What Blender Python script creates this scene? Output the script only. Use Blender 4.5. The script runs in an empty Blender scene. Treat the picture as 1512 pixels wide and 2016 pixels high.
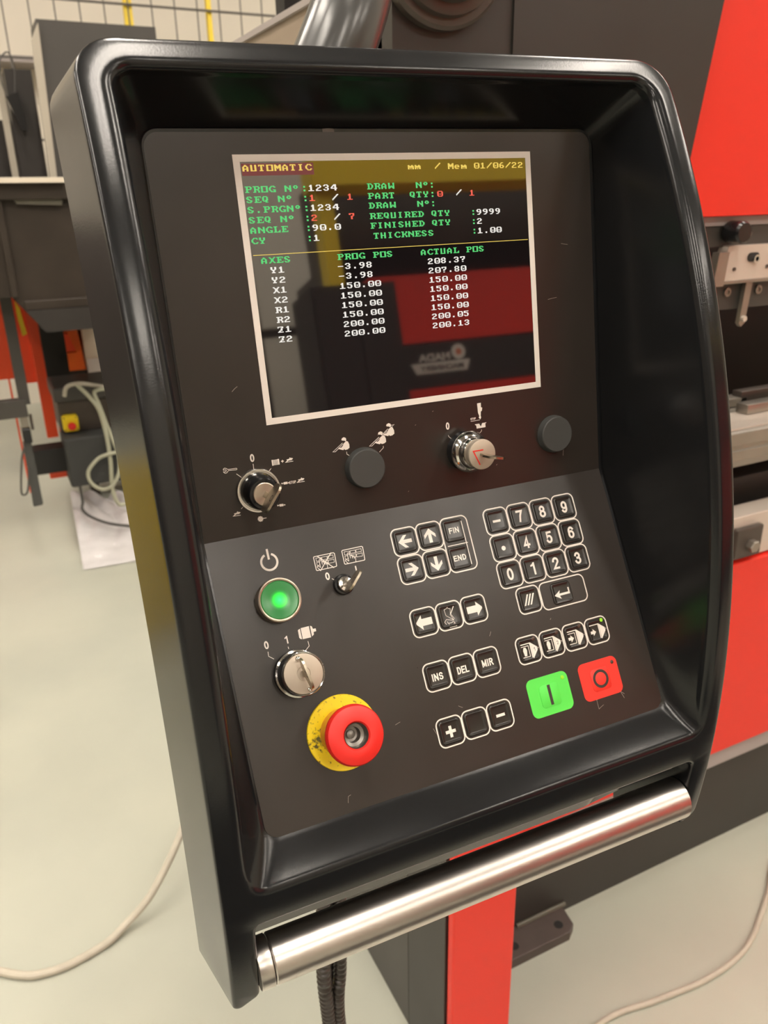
import bpy, bmesh, math, random
from mathutils import Matrix, Vector, geometry

random.seed(7)
SC = bpy.context.scene
COL = SC.collection
PI = math.pi

# ------------------------------------------------------------------ camera
cam_data = bpy.data.cameras.new('camera')
cam = bpy.data.objects.new('camera', cam_data)
COL.objects.link(cam)
CM = ((0.894478, -0.179403, 0.409542), (-0.446771, -0.322803, 0.834383), (-0.017490, -0.929308, -0.368892))
cam.matrix_world = Matrix(((CM[0][0], -CM[0][1], -CM[0][2], 0), (CM[1][0], -CM[1][1], -CM[1][2], 0),
                           (CM[2][0], -CM[2][1], -CM[2][2], 1.5), (0, 0, 0, 1)))
cam_data.sensor_fit = 'VERTICAL'
cam_data.sensor_height = 36.0
cam_data.lens = 1560.82 * 36.0 / 2016.0
cam_data.clip_start = 0.02
cam_data.dof.use_dof = True
cam_data.dof.focus_distance = 0.56
cam_data.dof.aperture_fstop = 11.5
SC.camera = cam

# ------------------------------------------------------------------ world, exposure
w = bpy.data.worlds.new('world'); SC.world = w; w.use_nodes = True
w.node_tree.nodes['Background'].inputs[0].default_value = (0.9, 0.88, 0.82, 1)
w.node_tree.nodes['Background'].inputs[1].default_value = 0.2
SC.view_settings.view_transform = 'Standard'
SC.view_settings.look = 'None'
SC.view_settings.exposure = 0.0
SC.view_settings.gamma = 1.0
SC.view_settings.use_curve_mapping = False
LAMP_POWER = 54.0          # emission of the ceiling lamps
LAMP_COLOUR = (1.0, 0.91, 0.80)

# ------------------------------------------------------------------ materials
def mat(name, col, rough=0.5, metal=0.0, spec=0.5, ior=None, emit=None, estr=0.0, var=0.0, vscale=20.0, bump=0.0, bscale=300.0, coat=0.0, aniso=0.0, stretch=None):
    m = bpy.data.materials.new(name); m.use_nodes = True
    nt = m.node_tree; b = nt.nodes['Principled BSDF']
    b.inputs['Base Color'].default_value = (*col, 1)
    b.inputs['Roughness'].default_value = rough
    b.inputs['Metallic'].default_value = metal
    b.inputs['Specular IOR Level'].default_value = spec
    if ior: b.inputs['IOR'].default_value = ior
    if coat: b.inputs['Coat Weight'].default_value = coat; b.inputs['Coat Roughness'].default_value = 0.15
    if aniso: b.inputs['Anisotropic'].default_value = aniso
    if emit:
        b.inputs['Emission Color'].default_value = (*emit, 1); b.inputs['Emission Strength'].default_value = estr
    tc = nt.nodes.new('ShaderNodeTexCoord'); src = tc.outputs['Object']
    if stretch:
        mp = nt.nodes.new('ShaderNodeMapping'); mp.inputs['Scale'].default_value = stretch
        nt.links.new(src, mp.inputs['Vector']); src = mp.outputs['Vector']
    if var:
        n = nt.nodes.new('ShaderNodeTexNoise'); n.inputs['Scale'].default_value = vscale; n.inputs['Detail'].default_value = 6
        nt.links.new(src, n.inputs['Vector'])
        r = nt.nodes.new('ShaderNodeMix'); r.data_type = 'RGBA'
        r.inputs[6].default_value = (*[c * (1 - var) for c in col], 1)
        r.inputs[7].default_value = (*[min(1, c * (1 + var)) for c in col], 1)
        nt.links.new(n.outputs['Fac'], r.inputs[0]); nt.links.new(r.outputs[2], b.inputs['Base Color'])
        rr = nt.nodes.new('ShaderNodeMapRange'); rr.inputs['To Min'].default_value = max(0.02, rough - 0.06); rr.inputs['To Max'].default_value = rough + 0.06
        nt.links.new(n.outputs['Fac'], rr.inputs['Value']); nt.links.new(rr.outputs['Result'], b.inputs['Roughness'])
    if bump:
        n2 = nt.nodes.new('ShaderNodeTexNoise'); n2.inputs['Scale'].default_value = bscale; n2.inputs['Detail'].default_value = 3
        nt.links.new(src, n2.inputs['Vector'])
        bp = nt.nodes.new('ShaderNodeBump'); bp.inputs['Strength'].default_value = bump; bp.inputs['Distance'].default_value = 0.001
        nt.links.new(n2.outputs['Fac'], bp.inputs['Height']); nt.links.new(bp.outputs['Normal'], b.inputs['Normal'])
    return m

M = {}
M['housing'] = mat('satin_black_paint', (0.009, 0.0095, 0.0105), 0.20, spec=0.40, var=0.10, vscale=14, bump=0.03, bscale=900)
M['plate'] = mat('membrane_brown_black', (0.024, 0.019, 0.016), 0.30, spec=0.5, var=0.15, vscale=18, bump=0.03, bscale=1500)
M['cap'] = mat('key_cap_black', (0.018, 0.016, 0.014), 0.24, spec=0.5)
M['print'] = mat('print_white', (0.78, 0.72, 0.66), 0.5)
M['printgrey'] = mat('print_grey', (0.42, 0.38, 0.34), 0.5)
M['printdark'] = mat('print_dark', (0.03, 0.025, 0.02), 0.5)
M['lcd'] = mat('screen_glass', (0.010, 0.008, 0.009), 0.03, spec=1.0, ior=1.75)
M['chrome'] = mat('chrome', (0.75, 0.73, 0.70), 0.12, 1.0)
M['nickel'] = mat('satin_nickel', (0.56, 0.48, 0.39), 0.42, 1.0)
M['matface'] = mat('matt_silver_face', (0.46, 0.39, 0.31), 0.45, 0.35)
M['socket'] = mat('grey_socket', (0.22, 0.20, 0.18), 0.3, 0.8)
M['keymetal'] = mat('worn_brass_nickel', (0.42, 0.37, 0.29), 0.3, 1.0, var=0.3, vscale=300)
M['blackplastic'] = mat('gloss_black_plastic', (0.012, 0.012, 0.013), 0.2)
M['rubber'] = mat('dark_grey_rubber', (0.045, 0.046, 0.044), 0.6)
M['alu'] = mat('brushed_stainless', (0.62, 0.58, 0.54), 0.32, 1.0)
M['yellow'] = mat('yellow_plastic', (0.83, 0.62, 0.01), 0.4)
M['orangecollar'] = mat('yellow_orange_collar', (0.72, 0.30, 0.02), 0.35)
M['red'] = mat('red_plastic', (0.68, 0.018, 0.012), 0.42, var=0.08, vscale=60)
M['barrieryellow'] = mat('added_barrier_yellow', (0.62, 0.45, 0.03), 0.5)
M['gokey'] = mat('green_membrane', (0.09, 0.66, 0.075), 0.45)
M['stopkey'] = mat('red_membrane', (0.76, 0.03, 0.017), 0.45)
M['led'] = mat('led_green', (0.2, 0.5, 0.02), 0.3, emit=(0.35, 0.8, 0.03), estr=0.35)
M['leddark'] = mat('led_dark', (0.06, 0.03, 0.02), 0.3)
M['keypadplastic'] = mat('dark_metal_tube', (0.055, 0.055, 0.053), 0.24, spec=0.6, bump=0.05, bscale=60)
M['brakered'] = mat('machine_red', (0.76, 0.026, 0.012), 0.42, bump=0.06, bscale=500)
M['brakedark'] = mat('machine_dark_grey', (0.030, 0.026, 0.023), 0.45, var=0.15, vscale=6)
M['brakegrey'] = mat('machine_grey', (0.055, 0.050, 0.044), 0.5, var=0.1, vscale=5)
M['taupe'] = mat('machine_taupe', (0.30, 0.235, 0.175), 0.55)
M['lighttrim'] = mat('light_trim', (0.36, 0.32, 0.31), 0.4)
M['palesteel'] = mat('pale_steel', (0.60, 0.52, 0.45), 0.4, 0.25)
M['steel'] = mat('tool_steel', (0.34, 0.31, 0.27), 0.38, 0.8, var=0.2, vscale=12)
M['darksteel'] = mat('dark_steel', (0.08, 0.065, 0.055), 0.4, 0.4, var=0.2, vscale=15)
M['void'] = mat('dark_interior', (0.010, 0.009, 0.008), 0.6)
M['footsteel'] = mat('brown_foot_plate', (0.075, 0.055, 0.048), 0.5, var=0.2, vscale=30)
M['cable'] = mat('beige_cable', (0.46, 0.42, 0.34), 0.5, var=0.15, vscale=40)
M['cablegreen'] = mat('grey_green_cable', (0.42, 0.42, 0.31), 0.45)
M['darkcable'] = mat('dark_cable', (0.07, 0.065, 0.06), 0.5)
M['conduit'] = mat('conduit_black', (0.03, 0.024, 0.02), 0.3)
M['oldmetal'] = mat('brown_worn_steel', (0.030, 0.021, 0.014), 0.5, var=0.4, vscale=9)
M['patch'] = mat('worn_grey_patch', (0.11, 0.10, 0.075), 0.5, var=0.3, vscale=20)
M['cream'] = mat('cream_paint', (0.72, 0.64, 0.52), 0.5)
M['edgelight'] = mat('panel_edge_light', (0.40, 0.36, 0.29), 0.5)
M['mat'] = mat('added_mat_black', (0.012, 0.012, 0.012), 0.9)
M['orangered'] = mat('orange_red_paint', (0.75, 0.07, 0.015), 0.45)
M['orange'] = mat('orange_plastic', (0.68, 0.12, 0.01), 0.4)
M['sheet'] = mat('plastic_sheet', (0.62, 0.60, 0.60), 0.25, var=0.25, vscale=9, bump=0.8, bscale=25)
M['wire'] = mat('dark_wire', (0.12, 0.11, 0.10), 0.5)
M['postyellow'] = mat('safety_yellow', (0.80, 0.58, 0.02), 0.45)
M['wall'] = mat('cream_wall', (0.72, 0.67, 0.58), 0.8, var=0.05, vscale=1.5)
M['walldark'] = mat('dark_wall', (0.16, 0.13, 0.10), 0.8, var=0.1, vscale=1.5)
M['ceil'] = mat('ceiling_grey', (0.22, 0.20, 0.18), 0.9)
M['lamp'] = mat('lamp_diffuser', (0.9, 0.9, 0.85), 0.5, emit=LAMP_COLOUR, estr=LAMP_POWER)
M['white'] = mat('white_paint', (0.70, 0.66, 0.62), 0.5)

def emitmat(name, col, s):
    return mat(name, (0.01, 0.01, 0.01), 0.4, emit=col, estr=s)
M['tgreen'] = emitmat('text_green', (0.07, 0.62, 0.16), 1.1)
M['twhite'] = emitmat('text_white', (0.85, 0.82, 0.76), 1.1)
M['tyellow'] = emitmat('text_yellow', (0.80, 0.58, 0.10), 1.1)
M['tred'] = emitmat('text_red', (0.85, 0.10, 0.06), 1.1)
M['tband'] = emitmat('header_band', (0.25, 0.03, 0.03), 0.6)
M['logo'] = mat('badge_white', (0.75, 0.72, 0.66), 0.5)

def floor_material():
    m = bpy.data.materials.new('epoxy_floor'); m.use_nodes = True
    nt = m.node_tree; b = nt.nodes['Principled BSDF']
    tc = nt.nodes.new('ShaderNodeTexCoord')
    n = nt.nodes.new('ShaderNodeTexNoise'); n.inputs['Scale'].default_value = 1.6; n.inputs['Detail'].default_value = 4
    nt.links.new(tc.outputs['Object'], n.inputs['Vector'])
    r = nt.nodes.new('ShaderNodeValToRGB')
    r.color_ramp.elements[0].position = 0.3; r.color_ramp.elements[0].color = (0.385, 0.395, 0.335, 1)
    r.color_ramp.elements[1].position = 0.7; r.color_ramp.elements[1].color = (0.46, 0.465, 0.385, 1)
    nt.links.new(n.outputs['Fac'], r.inputs[0])
    v = nt.nodes.new('ShaderNodeTexVoronoi'); v.inputs['Scale'].default_value = 5.0; v.inputs['Randomness'].default_value = 1.0
    nt.links.new(tc.outputs['Object'], v.inputs['Vector'])
    lt = nt.nodes.new('ShaderNodeMath'); lt.operation = 'LESS_THAN'; lt.inputs[1].default_value = 0.022
    nt.links.new(v.outputs['Distance'], lt.inputs[0])
    n3 = nt.nodes.new('ShaderNodeTexNoise'); n3.inputs['Scale'].default_value = 3.0
    nt.links.new(tc.outputs['Object'], n3.inputs['Vector'])
    gt = nt.nodes.new('ShaderNodeMath'); gt.operation = 'GREATER_THAN'; gt.inputs[1].default_value = 0.56
    nt.links.new(n3.outputs['Fac'], gt.inputs[0])
    mu = nt.nodes.new('ShaderNodeMath'); mu.operation = 'MULTIPLY'
    nt.links.new(lt.outputs[0], mu.inputs[0]); nt.links.new(gt.outputs[0], mu.inputs[1])
    mx = nt.nodes.new('ShaderNodeMix'); mx.data_type = 'RGBA'
    nt.links.new(mu.outputs[0], mx.inputs[0]); nt.links.new(r.outputs[0], mx.inputs[6]); mx.inputs[7].default_value = (0.08, 0.07, 0.05, 1)
    nt.links.new(mx.outputs[2], b.inputs['Base Color'])
    b.inputs['Roughness'].default_value = 0.30
    n2 = nt.nodes.new('ShaderNodeTexNoise'); n2.inputs['Scale'].default_value = 4.0
    nt.links.new(tc.outputs['Object'], n2.inputs['Vector'])
    bp = nt.nodes.new('ShaderNodeBump'); bp.inputs['Strength'].default_value = 0.15; bp.inputs['Distance'].default_value = 0.01
    nt.links.new(n2.outputs['Fac'], bp.inputs['Height']); nt.links.new(bp.outputs['Normal'], b.inputs['Normal'])
    return m
M['floor'] = floor_material()

def dirty_yellow():
    m = M['yellow'].copy(); m.name = 'smudged_yellow_disc'; nt = m.node_tree; b = nt.nodes['Principled BSDF']
    tc = nt.nodes.new('ShaderNodeTexCoord'); mp = nt.nodes.new('ShaderNodeMapping'); nt.links.new(tc.outputs['Object'], mp.inputs['Vector'])
    mp.inputs['Location'].default_value = (0.0165, 0.001, 0)           # smudge left of the collar
    ln = nt.nodes.new('ShaderNodeVectorMath'); ln.operation = 'LENGTH'; nt.links.new(mp.outputs[0], ln.inputs[0])
    mr = nt.nodes.new('ShaderNodeMapRange'); mr.inputs['From Min'].default_value = 0.002; mr.inputs['From Max'].default_value = 0.011; mr.inputs['To Min'].default_value = 0.20; mr.inputs['To Max'].default_value = 0.0
    nt.links.new(ln.outputs['Value'], mr.inputs['Value'])
    n = nt.nodes.new('ShaderNodeTexNoise'); n.inputs['Scale'].default_value = 420; n.inputs['Detail'].default_value = 6; nt.links.new(tc.outputs['Object'], n.inputs['Vector'])
    ad = nt.nodes.new('ShaderNodeMath'); ad.operation = 'ADD'; nt.links.new(n.outputs['Fac'], ad.inputs[0]); nt.links.new(mr.outputs['Result'], ad.inputs[1])
    r2 = nt.nodes.new('ShaderNodeMapRange'); r2.inputs['From Min'].default_value = 0.60; r2.inputs['From Max'].default_value = 0.74; nt.links.new(ad.outputs[0], r2.inputs['Value'])
    mx = nt.nodes.new('ShaderNodeMix'); mx.data_type = 'RGBA'; mx.inputs[6].default_value = (0.83, 0.62, 0.01, 1); mx.inputs[7].default_value = (0.10, 0.08, 0.02, 1)
    nt.links.new(r2.outputs['Result'], mx.inputs[0]); nt.links.new(mx.outputs[2], b.inputs['Base Color'])
    return m
M['yellowdisc'] = dirty_yellow()

def lens_material():
    m = bpy.data.materials.new('lit_green_lens'); m.use_nodes = True
    nt = m.node_tree; b = nt.nodes['Principled BSDF']
    b.inputs['Base Color'].default_value = (0.02, 0.14, 0.035, 1); b.inputs['Roughness'].default_value = 0.25
    tc = nt.nodes.new('ShaderNodeTexCoord')
    ln = nt.nodes.new('ShaderNodeVectorMath'); ln.operation = 'LENGTH'
    sp = nt.nodes.new('ShaderNodeVectorMath'); sp.operation = 'MULTIPLY'; sp.inputs[1].default_value = (1, 1, 0)
    nt.links.new(tc.outputs['Object'], sp.inputs[0]); nt.links.new(sp.outputs[0], ln.inputs[0])
    r = nt.nodes.new('ShaderNodeValToRGB')
    mr = nt.nodes.new('ShaderNodeMapRange'); mr.inputs['From Max'].default_value = 0.0125
    nt.links.new(ln.outputs['Value'], mr.inputs['Value']); nt.links.new(mr.outputs['Result'], r.inputs[0])
    e = r.color_ramp.elements
    e[0].position = 0.0; e[0].color = (0.02, 1.0, 0.28, 1)
    e[1].position = 1.0; e[1].color = (0.01, 0.09, 0.02, 1)
    for p, c in ((0.12, (0.0, 1.0, 0.16, 1)), (0.34, (0.0, 0.8, 0.02, 1)), (0.46, (0.0, 0.26, 0.02, 1)), (0.56, (0.01, 0.10, 0.02, 1))):
        x = e.new(p); x.color = c
    nt.links.new(r.outputs[0], b.inputs['Emission Color']); b.inputs['Emission Strength'].default_value = 1.15
    return m
M['lens'] = lens_material()

# ------------------------------------------------------------------ helpers
def obj(name, bm, m, parent=None, mw=None, smooth=True, kind=None, label=None, ang=0.6):
    bmesh.ops.recalc_face_normals(bm, faces=bm.faces)
    if smooth:
        for f in bm.faces: f.smooth = True
        for e in bm.edges:
            if len(e.link_faces) == 2 and e.calc_face_angle(0) > ang: e.smooth = False
    me = bpy.data.meshes.new(name); bm.to_mesh(me); bm.free()
    me.materials.append(M[m])
    o = bpy.data.objects.new(name, me); COL.objects.link(o)
    if parent: o.parent = parent
    if mw is not None: o.matrix_local = mw
    if kind: o['kind'] = kind
    if label: o['label'] = label
    return o

def tag(o, label, cat, group=None):
    o['label'] = label; o['category'] = cat
    if group: o['group'] = group
    return o

def empty(name, loc, label=None, cat=None, group=None, parent=None):
    o = bpy.data.objects.new(name, None); COL.objects.link(o); o.location = loc
    o.empty_display_size = 0.05
    if label: tag(o, label, cat, group)
    return o

def BM(): return bmesh.new()

def box(bm, x0, y0, z0, x1, y1, z1, bev=0.0):
    vs = [bm.verts.new(p) for p in ((x0, y0, z0), (x1, y0, z0), (x1, y1, z0), (x0, y1, z0), (x0, y0, z1), (x1, y0, z1), (x1, y1, z1), (x0, y1, z1))]
    fs = [bm.faces.new([vs[i] for i in q]) for q in ((0, 3, 2, 1), (4, 5, 6, 7), (0, 1, 5, 4), (1, 2, 6, 5), (2, 3, 7, 6), (3, 0, 4, 7))]
    if bev:
        es = list({e for f in fs for e in f.edges})
        bmesh.ops.bevel(bm, geom=es, offset=bev, segments=2, affect='EDGES', profile=0.5)
    return bm

def prism(bm, pts, h0, h1, axis='z', bev=0.0):
    """closed outline extruded; axis 'z': (x,y)->h ; 'y': (x,z)->h ; 'x': (y,z)->h"""
    def P(a, b, h):
        return (a, b, h) if axis == 'z' else ((a, h, b) if axis == 'y' else (h, a, b))
    lo = [bm.verts.new(P(a, b, h0)) for a, b in pts]; hi = [bm.verts.new(P(a, b, h1)) for a, b in pts]
    n = len(pts)
    f0 = bm.faces.new(lo[::-1]); f1 = bm.faces.new(hi)
    for i in range(n): bm.faces.new((lo[i], lo[(i + 1) % n], hi[(i + 1) % n], hi[i]))
    if bev:
        bmesh.ops.bevel(bm, geom=list(f1.edges), offset=bev, segments=2, affect='EDGES', profile=0.5)
    return bm

def lathe(bm, prof, seg=48, mw=None, cx=0, cy=0):
    """prof: (r, h) list around local z"""
    rings = []
    for r, h in prof:
        if r <= 1e-7: rings.append([bm.verts.new((cx, cy, h))]); continue
        rings.append([bm.verts.new((cx + r * math.cos(2 * PI * i / seg), cy + r * math.sin(2 * PI * i / seg), h)) for i in range(seg)])
    for a, b in zip(rings, rings[1:]):
        for i in range(seg):
            j = (i + 1) % seg
            if len(a) == 1 and len(b) == 1: continue
            if len(a) == 1: bm.faces.new((a[0], b[i], b[j]))
            elif len(b) == 1: bm.faces.new((a[i], b[0], a[j]))
            else: bm.faces.new((a[i], b[i], b[j], a[j]))
    if mw is not None: bmesh.ops.transform(bm, matrix=mw, verts=bm.verts)
    return bm

def smoothpath(pts, n=8):
    P = [Vector(p) for p in pts]; out = []
    for i in range(len(P) - 1):
        p0 = P[i - 1] if i else P[0] * 2 - P[1]; p1 = P[i]; p2 = P[i + 1]; p3 = P[i + 2] if i + 2 < len(P) else P[-1] * 2 - P[-2]
        for k in range(n):
            t = k / n
            out.append(0.5 * ((2 * p1) + (-p0 + p2) * t + (2 * p0 - 5 * p1 + 4 * p2 - p3) * t * t + (-p0 + 3 * p1 - 3 * p2 + p3) * t ** 3))
    out.append(P[-1]); return out

def tube(bm, path, r, seg=12, rfun=None, cap=True):
    path = [Vector(p) for p in path]; N = len(path); rings = []
    t0 = (path[1] - path[0]).normalized()
    u = t0.orthogonal().normalized()
    for i, p in enumerate(path):
        t = (path[min(i + 1, N - 1)] - path[max(i - 1, 0)]).normalized()
        u = (u - t * u.dot(t)).normalized(); v = t.cross(u)
        rr = rfun(i) if rfun else r
        rings.append([bm.verts.new(p + (u * math.cos(2 * PI * k / seg) + v * math.sin(2 * PI * k / seg)) * rr) for k in range(seg)])
    for a, b in zip(rings, rings[1:]):
        for k in range(seg): bm.faces.new((a[k], a[(k + 1) % seg], b[(k + 1) % seg], b[k]))
    if cap: bm.faces.new(rings[0][::-1]); bm.faces.new(rings[-1])
    return bm

def arcpts(cx, cy, r, a0, a1, n):
    return [(cx + r * math.cos(a0 + (a1 - a0) * i / n), cy + r * math.sin(a0 + (a1 - a0) * i / n)) for i in range(n + 1)]

def round_poly(pts, seg=6):
    """pts: (x, y, radius) -> smooth closed outline"""
    out = []; n = len(pts)
    for i in range(n):
        x, y, r = pts[i]; p = Vector((x, y)); a = (Vector(pts[i - 1][:2]) - p).normalized(); b = (Vector(pts[(i + 1) % n][:2]) - p).normalized()
        if r <= 0: out.append((x, y)); continue
        ang = math.acos(max(-1, min(1, a.dot(b)))); d = r / math.tan(ang / 2)
        c = p + (a + b).normalized() * (r / math.sin(ang / 2))
        s = p + a * d - c; e = p + b * d - c
        a0 = math.atan2(s.y, s.x); a1 = math.atan2(e.y, e.x); da = (a1 - a0 + PI) % (2 * PI) - PI
        out += [(c.x + r * math.cos(a0 + da * k / seg), c.y + r * math.sin(a0 + da * k / seg)) for k in range(seg + 1)]
    return out

def rrect(cx, cy, w, h, r, seg=5):
    return round_poly([(cx - w / 2, cy - h / 2, r), (cx + w / 2, cy - h / 2, r), (cx + w / 2, cy + h / 2, r), (cx - w / 2, cy + h / 2, r)], seg)

def ring_strip(bm, outline, width, z=0.0, close=True, dz=0.0):
    """flat line of given width along an outline (list of (x,y))"""
    n = len(outline); P = [Vector(p) for p in outline]; L = []; R_ = []
    for i in range(n):
        if close: a = P[i - 1]; b = P[(i + 1) % n]
        else: a = P[max(i - 1, 0)]; b = P[min(i + 1, n - 1)]
        d1 = (P[i] - a); d2 = (b - P[i])
        if d1.length < 1e-9: d1 = d2
        if d2.length < 1e-9: d2 = d1
        d1.normalize(); d2.normalize(); t = (d1 + d2)
        t = t.normalized() if t.length > 1e-6 else d1
        nn = Vector((-t.y, t.x)); k = 1 / max(0.5, nn.dot(Vector((-d1.y, d1.x))))
        L.append(bm.verts.new((*(P[i] + nn * width / 2 * k), z))); R_.append(bm.verts.new((*(P[i] - nn * width / 2 * k), z)))
    for i in range(n if close else n - 1):
        j = (i + 1) % n
        bm.faces.new((L[i], R_[i], R_[j], L[j]))
    return bm

def text_bm(s, cx, cy, h, z=0.0, wscale=1.0, bold=0.02, width=None):
    cu = bpy.data.curves.new('t', 'FONT'); cu.body = s; cu.offset = bold; cu.size = 1.0; cu.resolution_u = 3
    o = bpy.data.objects.new('t', cu); COL.objects.link(o)
    dg = bpy.context.evaluated_depsgraph_get(); me = bpy.data.meshes.new_from_object(o.evaluated_get(dg))
    bm = bmesh.new(); bm.from_mesh(me)
    bpy.data.objects.remove(o); bpy.data.curves.remove(cu); bpy.data.meshes.remove(me)
    xs = [v.co.x for v in bm.verts]; ys = [v.co.y for v in bm.verts]
    k = h / (max(ys) - min(ys)); kx = k * wscale
    if width: kx = width / (max(xs) - min(xs))
    mx = (max(xs) + min(xs)) / 2; my = (max(ys) + min(ys)) / 2
    for v in bm.verts: v.co = Vector(((v.co.x - mx) * kx + cx, (v.co.y - my) * k + cy, z))
    return bm

def _a(cx, cy, rx, ry, a0, a1, n=9):
    return [(cx + rx * math.cos(math.radians(a0 + (a1 - a0) * i / n)), cy + ry * math.sin(math.radians(a0 + (a1 - a0) * i / n))) for i in range(n + 1)]
# plain upright letters as centre lines in a 1 high box: (strokes, width)
GLY = {'F': ([[(.06, 0), (.06, 1), (.62, 1)], [(.06, .53), (.55, .53)]], .62), 'I': ([[(.05, 0), (.05, 1)]], .10),
 'N': ([[(.05, 0), (.05, 1)], [(.05, 1), (.65, 0)], [(.65, 0), (.65, 1)]], .70), 'E': ([[(.62, 0), (.06, 0), (.06, 1), (.62, 1)], [(.06, .52), (.56, .52)]], .62),
 'D': ([[(.06, 0), (.06, 1), (.30, 1)] + _a(.30, .5, .36, .5, 90, -90, 12)[1:] + [(.06, 0)]], .68),
 'S': ([_a(.32, .74, .26, .26, 20, 240, 10) + _a(.32, .26, .28, .26, 70, -160, 10)], .64), 'L': ([[(.06, 1), (.06, 0), (.58, 0)]], .58),
 'M': ([[(.05, 0), (.05, 1)], [(.05, 1), (.40, .12)], [(.40, .12), (.75, 1)], [(.75, 1), (.75, 0)]], .80),
 'R': ([[(.06, 0), (.06, 1), (.38, 1)] + _a(.38, .77, .22, .23, 90, -90, 9)[1:] + [(.06, .54)], [(.36, .54), (.64, 0)]], .66),
 'T': ([[(.31, 0), (.31, 1)], [(.0, 1), (.62, 1)]], .62), 'O': ([_a(.36, .5, .34, .5, 90, 450, 24)], .72), 'P': ([[(.06, 0), (.06, 1), (.36, 1)] + _a(.36, .76, .22, .24, 90, -90, 9)[1:] + [(.06, .52)]], .60),
 '0': ([_a(.28, .5, .24, .5, 90, 450, 24)], .56), '1': ([[(.34, 0), (.34, 1)], [(.34, .98), (.26, .84), (.08, .76)]], .40),
 '2': ([_a(.28, .72, .25, .28, 175, -25, 10) + [(.04, 0), (.54, 0)]], .56), '3': ([_a(.27, .76, .22, .24, 165, -80, 10) + [(.24, .53)], [(.24, .53)] + _a(.27, .27, .25, .27, 80, -165, 11)], .56),
 '4': ([[(.56, .24), (.02, .24), (.40, 1), (.40, 0)]], .58), '5': ([[(.50, 1), (.12, 1), (.07, .50)] + _a(.27, .32, .25, .32, 130, -155, 12)], .56),
 '6': ([_a(.29, .31, .25, .31, 90, 450, 20), [(.06, .36)] + _a(.31, .62, .26, .38, 180, 35, 8)], .58), '7': ([[(.02, 1), (.54, 1), (.34, .55), (.22, 0)]], .56),
 '8': ([_a(.28, .765, .21, .235, 90, 450, 20), _a(.28, .27, .25, .27, 90, 450, 20)], .56), '9': ([_a(.27, .69, .25, .31, 90, 450, 20), [(.50, .64)] + _a(.25, .38, .26, .38, 0, -145, 8)], .58)}
def letters_bm(s, cx, cy, h, z, width, sw):
    adv = []; tot = 0
    for ch in s: adv.append(tot); tot += GLY[ch][1] + 0.30
    tot -= 0.30; kx = (width - sw) / tot if len(s) > 1 else (width - sw) / GLY[s][1]; ky = h - sw
    bm = bmesh.new()
    for ch, a in zip(s, adv):
        for k, st in enumerate(GLY[ch][0]):
            pts = [(cx - (width - sw) / 2 + (a + x) * kx, cy - ky / 2 + y * ky) for x, y in st]
            closed = (Vector(st[0]) - Vector(st[-1])).length < 1e-4
            if closed: pts = pts[:-1]
            else:        # square ends
                d0 = (Vector(pts[0]) - Vector(pts[1])).normalized() * sw / 2; d1 = (Vector(pts[-1]) - Vector(pts[-2])).normalized() * sw / 2
                pts[0] = (pts[0][0] + d0.x, pts[0][1] + d0.y); pts[-1] = (pts[-1][0] + d1.x, pts[-1][1] + d1.y)
            ring_strip(bm, pts, sw, z + k * 1e-5, close=closed)
    return bm

def merge(dst, src):
    me = bpy.data.meshes.new('tmp'); src.to_mesh(me); src.free(); dst.from_mesh(me); bpy.data.meshes.remove(me)
    return dst

# ------------------------------------------------------------------ hall
X0, X1, Y0, Y1, HZ = -7.0, 10.0, -8.0, 8.0, 6.0
bm = BM(); box(bm, X0 - .2, Y0 - .2, -0.2, X1 + .2, Y1 + .2, 0); obj('floor', bm, 'floor', kind='structure', smooth=False)
bm = BM(); box(bm, X0 - .2, Y0 - .2, HZ, X1 + .2, Y1 + .2, HZ + .2); obj('ceiling', bm, 'ceil', kind='structure', smooth=False)
bm = BM(); box(bm, X0, Y1, 0, X1, Y1 + .2, HZ); obj('wall_back', bm, 'wall', kind='structure', smooth=False)
bm = BM(); box(bm, X0, Y0 - .2, 0, X1, Y0, HZ); obj('wall_front', bm, 'walldark', kind='structure', smooth=False)
bm = BM(); box(bm, X0 - .2, Y0, 0, X0, Y1, HZ); obj('wall_left', bm, 'walldark', kind='structure', smooth=False)
bm = BM(); box(bm, X1, Y0, 0, X1 + .2, Y1, HZ); obj('wall_right', bm, 'wall', kind='structure', smooth=False)
# long ceiling lamps in rows
for i, lx in enumerate((-5.6, -2.5, 0.6, 3.7, 6.8)):
    for j, ly in enumerate((-6.0, -1.2, 1.7, 5.1)):
        if j == 3 and 0 < lx < 6: continue
        L = empty('ceiling_light', (lx, ly, HZ - 0.12), 'long ceiling lamp with bright diffuser hanging in rows over the hall', 'lamp', 'ceiling lamps of the hall')
        bm = BM(); box(bm, -.17, -1.1, 0.02, .17, 1.1, 0.12); obj('lamp_housing', bm, 'white', L)
        bm = BM(); box(bm, -.15, -1.05, -0.01, .15, 1.05, 0.02); obj('diffuser', bm, 'lamp', L)

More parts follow.
